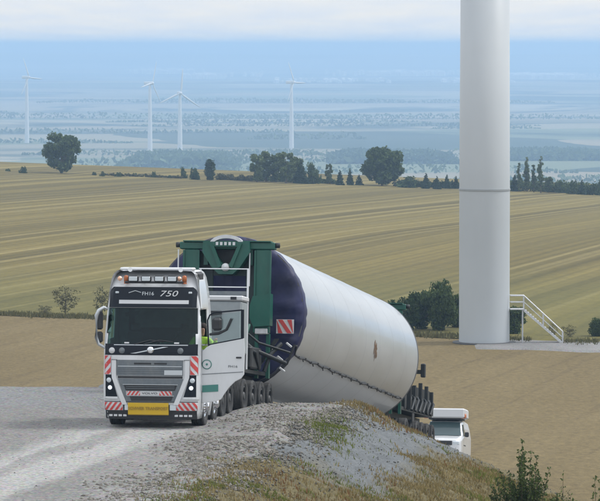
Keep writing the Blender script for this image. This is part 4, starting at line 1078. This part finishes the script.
for zq in (.22, .36):
    b = MB(); b.lathe([(.19, zq), (.193, zq + .02), (.19, zq + .045)], 'Z', (.05, -.03, 0), 18); b.build('reflective_band', silver, pr)

# ------------------------------------------------------------------ front dolly with green frame
DL = Vector((-2.5, 110.5, float(prof(110.5)) + .03)); DYAW = math.atan(.168)
dl = thing('trailer_dolly', 'black dolly right behind the truck, its green frame holding the near end of the tube', 'trailer', DL, (-R(6.3), 0, -DYAW), None)
def adapter(t, Y0, back=False):
    X0 = .15 if not back else 0.0; s_ = 1
    b = MB(); b.box((X0, Y0, 4.74), (2.72, .34, .20), bev=.02); b.build('top_beam', green, t)
    b = MB(); b.box((X0, Y0 - .05, 4.86), (2.5, .40, .03)); b.build('beam_flange', green, t)
    for s in (-1, 1):
        b = MB(); b.lathe([(0, -.07), (.075, -.06), (.075, .06), (0, .07)], 'X', (X0 + s * 1.42, Y0 - .05, 4.76), 14); b.lathe([(.05, -.08), (.05, .08)], 'X', (X0 + s * 1.3, Y0 - .05, 4.76), 10); b.build('coupling', darkm, t)
        cx = X0 + s * 1.02
        b = MB(); b.box((cx, Y0, 3.46), (.40, .30, 2.34), bev=.015); b.build('post', green, t)
        b = MB(); b.box((cx - .21, Y0 - .17, 3.46), (.05, .05, 2.3)); b.box((cx + .21, Y0 - .17, 3.46), (.05, .05, 2.3)); b.build('post_edge', green, t)
        b = MB(); b.prism([(cx - .33, 3.05), (cx - .25, 3.32), (cx + .25, 3.40), (cx + .25, 2.50), (cx - .22, 2.46), (cx - .33, 2.72)], .46, 'XZ', Y0 - .26); b.build('bearing_plate', green, t)
        b = MB(); b.box((cx, Y0 - .05, 2.34), (.36, .34, .16), bev=.02); b.build('foot_block', steel, t)
        for q in (-.15, .17):
            b = MB(); b.box((cx + q, Y0, 1.65), (.09, .2, 1.25)); b.build('lower_post', green, t)
        b = MB(); b.tube([(cx - .36, Y0 - .22, 4.62), (cx - .36, Y0 - .22, 3.6)], .02, 6); b.build('pipe', pipe, t)
    b = MB(); b.box((X0, Y0 + .22, 4.26), (2.0, .08, .70)); b.box((X0 - .62, Y0 + .2, 3.4), (.34, .1, 2.3)); b.box((X0 + .66, Y0 + .2, 3.2), (.34, .1, 2.9)); b.build('back_plate', darkg, t)
    for k in range(3):
        b = MB(); b.box((X0 - .62, Y0 + .02, 4.45 - k * .0), (.12, .2, .5)); b.box((X0 + .66, Y0 + .02, 4.45), (.12, .2, .5)); 
    b.build('gusset', green, t)
    # V shaped cup in the middle
    o_ = [(-.66, 4.84), (.66, 4.84), (.68, 4.55), (.40, 4.12), (.20, 3.93), (-.20, 3.93), (-.40, 4.12), (-.68, 4.55)]
    i_ = [(-.40, 4.70), (.40, 4.70), (.36, 4.55), (.16, 4.30), (.05, 4.18), (-.05, 4.18), (-.16, 4.30), (-.36, 4.55)]
    vs = []; fs = []
    for Yq in (Y0 - .34, Y0 + .1):
        for L_ in (o_, i_): vs += [(X0 + p, Yq, q) for p, q in L_]
    for k in range(8):
        k2 = (k + 1) % 8
        fs += [(k, k2, 8 + k2, 8 + k), (16 + k, 24 + k, 24 + k2, 16 + k2), (k, 16 + k, 16 + k2, k2), (8 + k, 8 + k2, 24 + k2, 24 + k)]
    b = MB(); b.add(vs, fs); b.build('cup', green, t)
    b = MB(); b.lathe([(0, -.1), (.10, -.08), (.12, 0), (.1, .05)], 'Y', (X0, Y0 - .36, 4.12), 16); b.build('pin', steel, t)
    b = MB(); b.box((X0, Y0 + .12, 4.45), (.9, .04, .62)); b.build('cup_back', darkm, t)
    for s in (-1, 1):
        b = MB(); b.prism([(X0 + s * .34, 4.72), (X0 + s * .46, 4.78), (X0 + s * .20, 4.10), (X0 + s * .10, 4.15)], .08, 'XZ', Y0 - .42); b.build('cup_rib', green, t)
    arc = [(X0 + .50 * math.cos(a), 4.74 + .30 * math.sin(a)) for a in np.linspace(0, math.pi, 13)]; arc2 = [(X0 + .40 * math.cos(a), 4.74 + .2 * math.sin(a)) for a in np.linspace(math.pi, 0, 13)]
    b = MB()
    vs = [(p, Y0 - .30, q) for p, q in arc] + [(p, Y0 - .30, q) for p, q in arc2[::-1]] + [(p, Y0 - .1, q) for p, q in arc] + [(p, Y0 - .1, q) for p, q in arc2[::-1]]; fs = []
    for k in range(12): fs += [(k, k + 1, 14 + k, 13 + k), (26 + k, 39 + k, 40 + k, 27 + k), (k, 26 + k, 27 + k, k + 1), (13 + k, 14 + k, 40 + k, 39 + k)]
    b.add(vs, fs); b.build('arch', steel, t)
    b = MB()
    for k in range(5): b.box((X0 - .24 + k * .12, Y0 - .44, 4.78), (.07, .02, .09))
    b.build('scale_marks', whitec, t)
adapter(dl, 1.5)
b = MB(); b.box((0, .1, .95), (1.5, 5.6, .28)); b.box((0, .1, 1.17), (2.3, 5.2, .1))
for y in (-2.0, -.65, .7, 2.05): b.tube([(-1.2, y, .46), (1.2, y, .46)], .07, 8); b.box((.55, y + .1, .7), (.2, .3, .45)); b.box((-.55, y + .1, .7), (.2, .3, .45))
b.build('deck', darkm, dl)
for y in (-2.0, -.65, .7, 2.05):
    for s in (-1, 1): wheel(dl, s * 1.20, y, .46, .46, .29, s); wheel(dl, s * .86, y, .46, .46, .29, s)
b = MB(); b.box((.62, -1.75, 2.3), (1.25, .9, 1.45), bev=.05); b.build('power_pack', mat('pack_grey', (.27, .30, .31), .5, var=.1, scale=4), dl)
b = MB(); b.box((.62, -1.75, 3.10), (1.32, .96, .14), bev=.03); b.build('power_pack_lid', whitec, dl)
b = MB(); b.box((1.02, -2.24, 3.10), (.16, .03, .08)); b.build('lid_latch', inkd, dl)
b = MB(); b.box((.45, -2.23, 2.45), (.5, .03, .6)); b.build('pack_vent', darkm, dl)
b = MB()
for q in (3.95, 3.45): b.tube([(-.15, -1.2, q), (1.24, -1.2, q)], .017, 6)
b.tube([(-.10, -1.2, 3.1), (-.10, -1.2, 3.95)], .022, 6); b.tube([(1.22, -1.2, 1.2), (1.22, -1.2, 3.95)], .03, 6); b.build('guard_rail', pipe, dl)
b = MB(); b.box((.5, -1.15, 3.28), (1.4, .04, .12)); b.build('rail_board', greyg, dl)
# hoses, cylinders and a small striped plate low on the right
for (p0, p1, p2, r_, m_) in (((.75, .9, 2.35), (1.2, .8, 2.0), (2.0, 1.3, 1.75), .035, darkm), ((.7, .6, 2.1), (1.1, .5, 1.8), (1.9, 1.2, 1.45), .06, darkm), ((1.0, 0, 2.0), (1.05, -.1, 1.6), (1.1, .5, 1.2), .05, darkm),
        ((.9, -.4, 1.9), (1.3, -.3, 1.7), (1.25, .6, 1.25), .04, darkm), ((.65, .3, 1.2), (.8, .3, 1.8), (.9, .9, 2.5), .05, green), ((1.35, .9, 1.2), (1.5, 1.0, 1.7), (1.75, 1.3, 2.0), .06, darkm)):
    b = MB(); b.tube([p0, p1, p2], r_, 7); b.build('hose', m_, dl)
b = MB(); b.box((1.0, .2, 1.55), (.5, 1.6, .6), bev=.04); b.build('valve_box', darkm, dl)
b = MB(); b.box((.62, -.6, 1.85), (.3, .04, .34)); o = b.build('striped_plate', whitec, dl)
b = MB(); b.prism([(.50, 1.70), (.60, 1.70), (.76, 1.92), (.76, 2.0)], .01, 'XZ', -.635); b.build('red_stripe', red, o)
b = MB(); b.prism([(1.5, 2.15), (1.62, 2.15), (.95, 1.15), (.85, 1.15)], .12, 'XZ', 1.6); b.build('saddle_arm', darkm, dl)
b = MB(); b.prism([(-1.5, 2.15), (-1.62, 2.15), (-.95, 1.15), (-.85, 1.15)], .12, 'XZ', 1.6); b.build('saddle_arm', darkm, dl)

# ------------------------------------------------------------------ the tube
TN = Vector((-2.02, 113.3, 2.16)); TF = Vector((1.92, 136.5, -.94)); TL = (TF - TN).length; TR = 2.15
tubem = bpy.data.materials.new('tube_paint'); tubem.use_nodes = True
def _tm():
    nt = tubem.node_tree; p = nt.nodes['Principled BSDF']; p.inputs['Roughness'].default_value = .30; p.inputs['Coat Weight'].default_value = .25
    tc = nt.nodes.new('ShaderNodeTexCoord'); mp = nt.nodes.new('ShaderNodeMapping'); mp.inputs['Scale'].default_value = (1.2, .25, 1.2); nt.links.new(tc.outputs['Object'], mp.inputs[0])
    n = nt.nodes.new('ShaderNodeTexNoise'); n.inputs['Scale'].default_value = 1; n.inputs['Detail'].default_value = 7; n.inputs['Roughness'].default_value = .6; nt.links.new(mp.outputs[0], n.inputs['Vector'])
    r = nt.nodes.new('ShaderNodeValToRGB'); r.color_ramp.elements[0].position = .35; r.color_ramp.elements[1].position = .7; r.color_ramp.elements[0].color = (.40, .43, .46, 1); r.color_ramp.elements[1].color = (.335, .36, .385, 1); nt.links.new(n.outputs['Fac'], r.inputs[0])
    nt.links.new(r.outputs[0], p.inputs['Base Color'])
    w_ = nt.nodes.new('ShaderNodeTexWave'); w_.bands_direction = 'Y'; w_.inputs['Scale'].default_value = .11; w_.inputs['Distortion'].default_value = .4; nt.links.new(tc.outputs['Object'], w_.inputs['Vector'])
    b = nt.nodes.new('ShaderNodeBump'); b.inputs['Strength'].default_value = .15; b.inputs['Distance'].default_value = .02; nt.links.new(w_.outputs['Fac'], b.inputs['Height']); nt.links.new(b.outputs[0], p.inputs['Normal'])
_tm()
seamm = mat('seam_paint', (.30, .315, .33), .5)
tb = thing('tower_section', 'huge white steel tube lying on the trailer, a section of wind turbine tower', 'tower section', TN)
tb.rotation_mode = 'QUATERNION'; tb.rotation_quaternion = (TF - TN).to_track_quat('Y', 'Z')
b = MB(); b.lathe([(TR, .0), (TR, TL * .25), (TR, TL * .5), (TR, TL * .75), (TR, TL - .12)], 'Y', n=160)
b.lathe([(TR - .04, TL - .12), (TR - .04, .0)], 'Y', n=160); b.build('shell', tubem, tb)
for y0, y1 in ((-.04, .0), (TL - .12, TL)):
    b = MB(); b.lathe([(TR - .22, y0), (TR + .012, y0), (TR + .012, y1), (TR - .22, y1), (TR - .22, y0)], 'Y', n=128, smooth=False); b.build('end_flange', mat('flange_dark', (.10, .10, .105), .6), tb)
b = MB(); b.lathe([(0, TL - .3), (TR - .05, TL - .3)], 'Y', n=64); b.build('rear_cover', navy, tb)
for k in range(1, 8):
    y = TL * k / 8; b = MB(); b.lathe([(TR + .0, y - .012), (TR + .0035, y), (TR + .0, y + .012)], 'Y', n=128); b.build('weld_seam', seamm, tb)
# brown stain with drips
def on_tube(ang, y, r=TR + .004): return (r * math.cos(ang), y, r * math.sin(ang))
b = MB(); rr = random.Random(4); ys0 = TL * .585; a0 = R(-7)
for k in range(20):
    y = ys0 + rr.gauss(0, .22); l = rr.uniform(.04, .11) * (1.6 if abs(y - ys0) < .25 else .7); a1 = a0 + rr.gauss(0, .055); wv = rr.uniform(.03, .11)
    for j in range(4):
        q0 = a1 + l * (j / 4 - .5); q1 = a1 + l * ((j + 1) / 4 - .5); w0 = wv * (1 - abs(j - 2) / 3); w1 = wv * (1 - abs(j - 1) / 3)
        e = TR + .003 + k * .0003
        b.add([on_tube(q0, y - w0, e), on_tube(q0, y + w0, e), on_tube(q1, y + w1, e), on_tube(q1, y - w1, e)], [(0, 1, 2, 3)])
b.build('rust_stain', mat('rust', (.15, .09, .05), .8, var=.3, scale=8), tb)
# lashing cable that sags along the lower side
cb_ = MB(); rr = random.Random(9); pts = []
for i in range(61):
    q = i / 60; a = R(-31.5 - 8 * q) - .020 * abs(math.sin(q * math.pi * 11)) - rr.uniform(0, .008); pts.append(on_tube(a, .3 + (TL - .9) * q, TR + .05))
cb_.tube([on_tube(R(-25), -.1, TR + .05)] + pts, .028, 6)
for i in range(2, 60, 3):
    p = Vector(pts[i]); cb_.box((p.x + .01, p.y, p.z), (.06, .12, .06))
for i in range(4, 58, 5):
    p = Vector(pts[i]); cb_.tube([p, p + Vector((-.02, .22, -.07))], .018, 5)
lc = thing('lashing_cable', 'black cable hung in small loops along the lower side of the white tube', 'cable', TN); lc.rotation_mode = 'QUATERNION'; lc.rotation_quaternion = tb.rotation_quaternion
cb_.build('cable', blackp, lc)
# navy tarpaulin over the near end
tp = thing('tarpaulin', 'dark navy blue tarpaulin stretched over the near end of the tube', 'tarpaulin', TN); tp.rotation_mode = 'QUATERNION'; tp.rotation_quaternion = tb.rotation_quaternion
vs = []; fs = []; NA = 120; rad = [0, .4, .8, 1.2, 1.6, 1.9, 2.08, TR + .02, TR + .035, TR + .03, TR + .03]
for j, r_ in enumerate(rad):
    for k in range(NA):
        a = 2 * math.pi * k / NA; f = float(fbm(math.cos(a) * (1 + r_) * 3 + 9, math.sin(a) * (1 + r_) * 3 + 5, 1.2, 3))
        fold = .05 * math.sin(a * 13 + r_ * 2) * (r_ / 2.2) + .045 * math.sin(a * 29 + r_ * 5 + 6 * f) * (r_ / 2.2) ** 2 + .16 * f
        y = -.06 - .10 * (1 - (r_ / TR) ** 2 if r_ < TR else 0) + fold * (.8 if j < 7 else 0)
        y = min(y, -.05)
        if j >= 7: y = (-.03, .02, .16, .30)[j - 7] + (abs(fold) * 1.2 if j == 10 else 0)
        rq = r_ + (.012 * math.sin(a * 31) if j >= 9 else 0) + (.01 if j>=9 else 0)
        vs.append((rq * math.cos(a), y, rq * math.sin(a)))
for j in range(len(rad) - 1):
    for k in range(NA): k2 = (k + 1) % NA; fs.append((j * NA + k, j * NA + k2, (j + 1) * NA + k2, (j + 1) * NA + k))
b = MB(); b.add(vs, fs, True); b.build('sheet', navy, tp)
hx, hz = 1.68, -.40
b = MB(); b.box((hx, -.30, hz), (.50, .03, .40)); hb = b.build('hazard_board', whitec, tp)
b = MB()
for k in (-1, 0, 1):
    c = hx + k * .26; pl_ = []
    def clip(x, z): return (max(hx - .24, min(hx + .24, x)), z)
    pl_ = [(c - .20, hz + .19), (c - .07, hz + .19), (c + .20, hz - .19), (c + .07, hz - .19)]
    pl_ = [clip(*p) for p in pl_]; b.prism(pl_, .012, 'XZ', -.33)
b.build('red_stripes', red, hb)
for (x_, z_) in ((1.30, -1.05), (1.55, -1.30), (1.80, -.92), (1.62, -1.62)):
    b = MB(); b.box((0, 0, 0), (.2, .05, .06), Matrix.Translation((x_, -.28, z_)) @ Matrix.Rotation(R(38), 4, 'Y'), bev=.01); b.build('strap_buckle', steel, tp)
b = MB(); b.tube([(1.95, -.2, -.9), (1.75, -.24, -1.45), (1.2, -.22, -1.9), (.9, -.2, -2.05)], .035, 6); b.build('edge_rope', blackp, tp)

# ------------------------------------------------------------------ rear dolly
RD = Vector((2.95, 142.6, float(prof(142.6)) + .03))
rdl = thing('trailer_dolly', 'black multi axle dolly under the far end of the tube, beside the white van', 'trailer', RD, (-R(7.3), 0, -math.atan(.168)))
adapter(rdl, -4.2, True)
b = MB(); b.box((0, 0, 1.0), (1.5, 8.4, .3)); b.box((0, 0, 1.25), (2.45, 8.0, .12)); b.box((0, 0, 1.5), (1.4, 7.0, .4))
for k in range(6): b.tube([(-1.2, -3.4 + k * 1.4, .46), (1.2, -3.4 + k * 1.4, .46)], .07, 8)
b.build('deck', darkm, rdl)
for k in range(6):
    for s in (-1, 1): wheel(rdl, s * 1.20, -3.4 + k * 1.4, .46, .46, .29, s); wheel(rdl, s * .86, -3.4 + k * 1.4, .46, .46, .29, s)
for (x_, y_, h) in ((1.28, -1.2, 2.15), (1.28, .4, 2.3), (1.28, 2.0, 2.25), (1.28, 3.4, 2.1)):
    b = MB(); b.box((x_, y_, 1.3 + (h - 1.3) / 2), (.12, .2, h - 1.3)); b.build('stanchion', darkm, rdl)
b = MB(); b.box((0, .4, 1.5), (2.5, 7.6, .5)); b.box((0, 1.6, 1.9), (2.3, 4.6, .5)); b.box((1.0, 1.1, 1.75), (.5, 5.4, .12)); b.box((1.05, 0, 1.5), (.35, 2.2, .45)); b.build('side_rack', darkm, rdl)
for k in range(7):
    b = MB(); b.tube([(1.3, -3.0 + k, 1.25), (1.36, -2.6 + k, 1.65), (1.25, -2.2 + k, 1.75)], .05, 6); b.build('hose', darkm, rdl)
b = MB(); b.box((1.98, -4.1, 2.55), (.16, .2, .48), bev=.03); b.box((1.6, -4.1, 2.5), (.7, .14, .14)); b.box((1.5, -4.1, 1.9), (.14, .14, 1.4)); b.build('side_bracket', darkm, rdl)
for s in (-1, 1):
    b = MB(); b.box((s * 1.38, -2.2, .98), (.04, .5, .3)); b.build('mud_flap', blackp, rdl)

# ------------------------------------------------------------------ van
VX, VY = (442.0 - 300) / F * 190, 190.0
vn = thing('delivery_van', 'small white van with a raised white roof box following behind the tube on the slope', 'van', (VX, VY, float(prof(VY)) - .10), (-R(7.5), 0, -R(8.0)))
def sect(w0, zb, zt, wt, belt):
    zbelt = min(belt, zt - .12)
    return [(-w0 + .08, zb), (-w0, zb + .12), (-w0, zbelt), (-(w0 + wt) / 2 - .02, (zbelt + zt) / 2), (-wt, zt - .08), (-wt + .12, zt), (0, zt + .02), (wt - .12, zt), (wt, zt - .08), ((w0 + wt) / 2 + .02, (zbelt + zt) / 2), (w0, zbelt), (w0, zb + .12), (w0 - .08, zb)]
secs = [(0, .74, .42, .78, .72, .7), (.04, .84, .26, .92, .78, .75), (.16, .92, .22, 1.02, .84, .9), (.55, .95, .2, 1.10, .88, 1.0), (.95, .95, .2, 1.17, .86, 1.05), (1.2, .95, .2, 1.46, .80, 1.1), (1.50, .95, .2, 1.86, .76, 1.12), (2.1, .95, .2, 1.95, .78, 1.12), (4.6, .95, .22, 1.95, .78, 1.12), (4.85, .93, .3, 1.86, .74, 1.1), (4.9, .88, .4, 1.7, .70, 1.1)]
vs = []; fs = []
for y, w0, zb, zt, wt, bl in secs: vs += [(p[0], y, p[1]) for p in sect(w0, zb, zt, wt, bl)]
for i in range(len(secs) - 1):
    for k in range(13): k2 = (k + 1) % 13; fs.append((i * 13 + k, i * 13 + k2, (i + 1) * 13 + k2, (i + 1) * 13 + k))
fs += [tuple(range(13)), tuple(range((len(secs) - 1) * 13, len(secs) * 13))]
b = MB(); b.add(vs, fs, False); b.build('body', white, vn, bevel=.02)
vgl = mat('van_glass', (.05, .08, .085), .08)
b = MB(); b.add([(-.84, .86, 1.18), (0, .83, 1.19), (.84, .86, 1.18), (.72, 1.42, 1.84), (0, 1.41, 1.86), (-.72, 1.42, 1.84)], [(0, 1, 4, 5), (1, 2, 3, 4)]); b.build('windscreen', vgl, vn).modifiers.new('t', 'SOLIDIFY').thickness = .02
for s in (-1, 1):
    b = MB(); b.add([(s * .955, 1.12, 1.17), (s * .955, 1.98, 1.17), (s * .83, 1.98, 1.76), (s * .845, 1.58, 1.72)], [(0, 1, 2, 3)]); b.build('side_window', vgl, vn).modifiers.new('t', 'SOLIDIFY').thickness = .02
    b = MB(); b.box((s * 1.08, 1.2, 1.24), (.2, .1, .24), bev=.04); b.build('mirror', blackp, vn)
    b = MB(); b.box((s * .68, .045, .80), (.32, .1, .17), bev=.03); b.build('headlight', lens, vn)
    wheel(vn, s * .84, .82, .33, .33, .2, s); wheel(vn, s * .84, 3.9, .33, .33, .2, s)
    b = MB(); b.box((s * .957, 1.5, .72), (.01, .9, .04)); b.build('door_trim', blackp, vn)
b = MB(); b.box((0, .0, .80), (1.0, .1, .2), bev=.02); b.box((0, -.01, .50), (.9, .08, .12), bev=.02); b.build('grille', blackp, vn)
b = MB(); b.box((0, -.06, .63), (.52, .02, .11)); b.build('number_plate', whitec, vn)
b = MB(); b.box((0, 2.25, 2.00), (1.55, 2.0, .07)); b.build('roof_rack', blackp, vn)
b = MB(); b.box((0, 2.15, 2.26), (1.92, 2.1, .46), bev=.06); b.build('roof_box', whitec, vn)
for s in (-1, 1):
    b = MB(); b.lathe([(.0, .2), (.075, .18), (.08, .0)], 'Z', (s * .97, 1.25, 2.05), 12); b.box((s * .90, 1.25, 2.03), (.2, .08, .05)); b.build('beacon', amber, vn)

# ------------------------------------------------------------------ air
hm = bpy.data.materials.new('valley_haze'); hm.use_nodes = True; nt = hm.node_tree; nt.nodes.clear()
o = nt.nodes.new('ShaderNodeOutputMaterial'); v = nt.nodes.new('ShaderNodeVolumePrincipled')
v.inputs['Color'].default_value = (.475, .705, 1.0, 1); v.inputs['Density'].default_value = HAZE; v.inputs['Anisotropy'].default_value = 0.25
nt.links.new(v.outputs[0], o.inputs['Volume'])
b = MB(); b.box((0, 19400, -68), (44000, 39000, 184)); hz = b.build('haze', hm); tag(hz, kind='stuff')
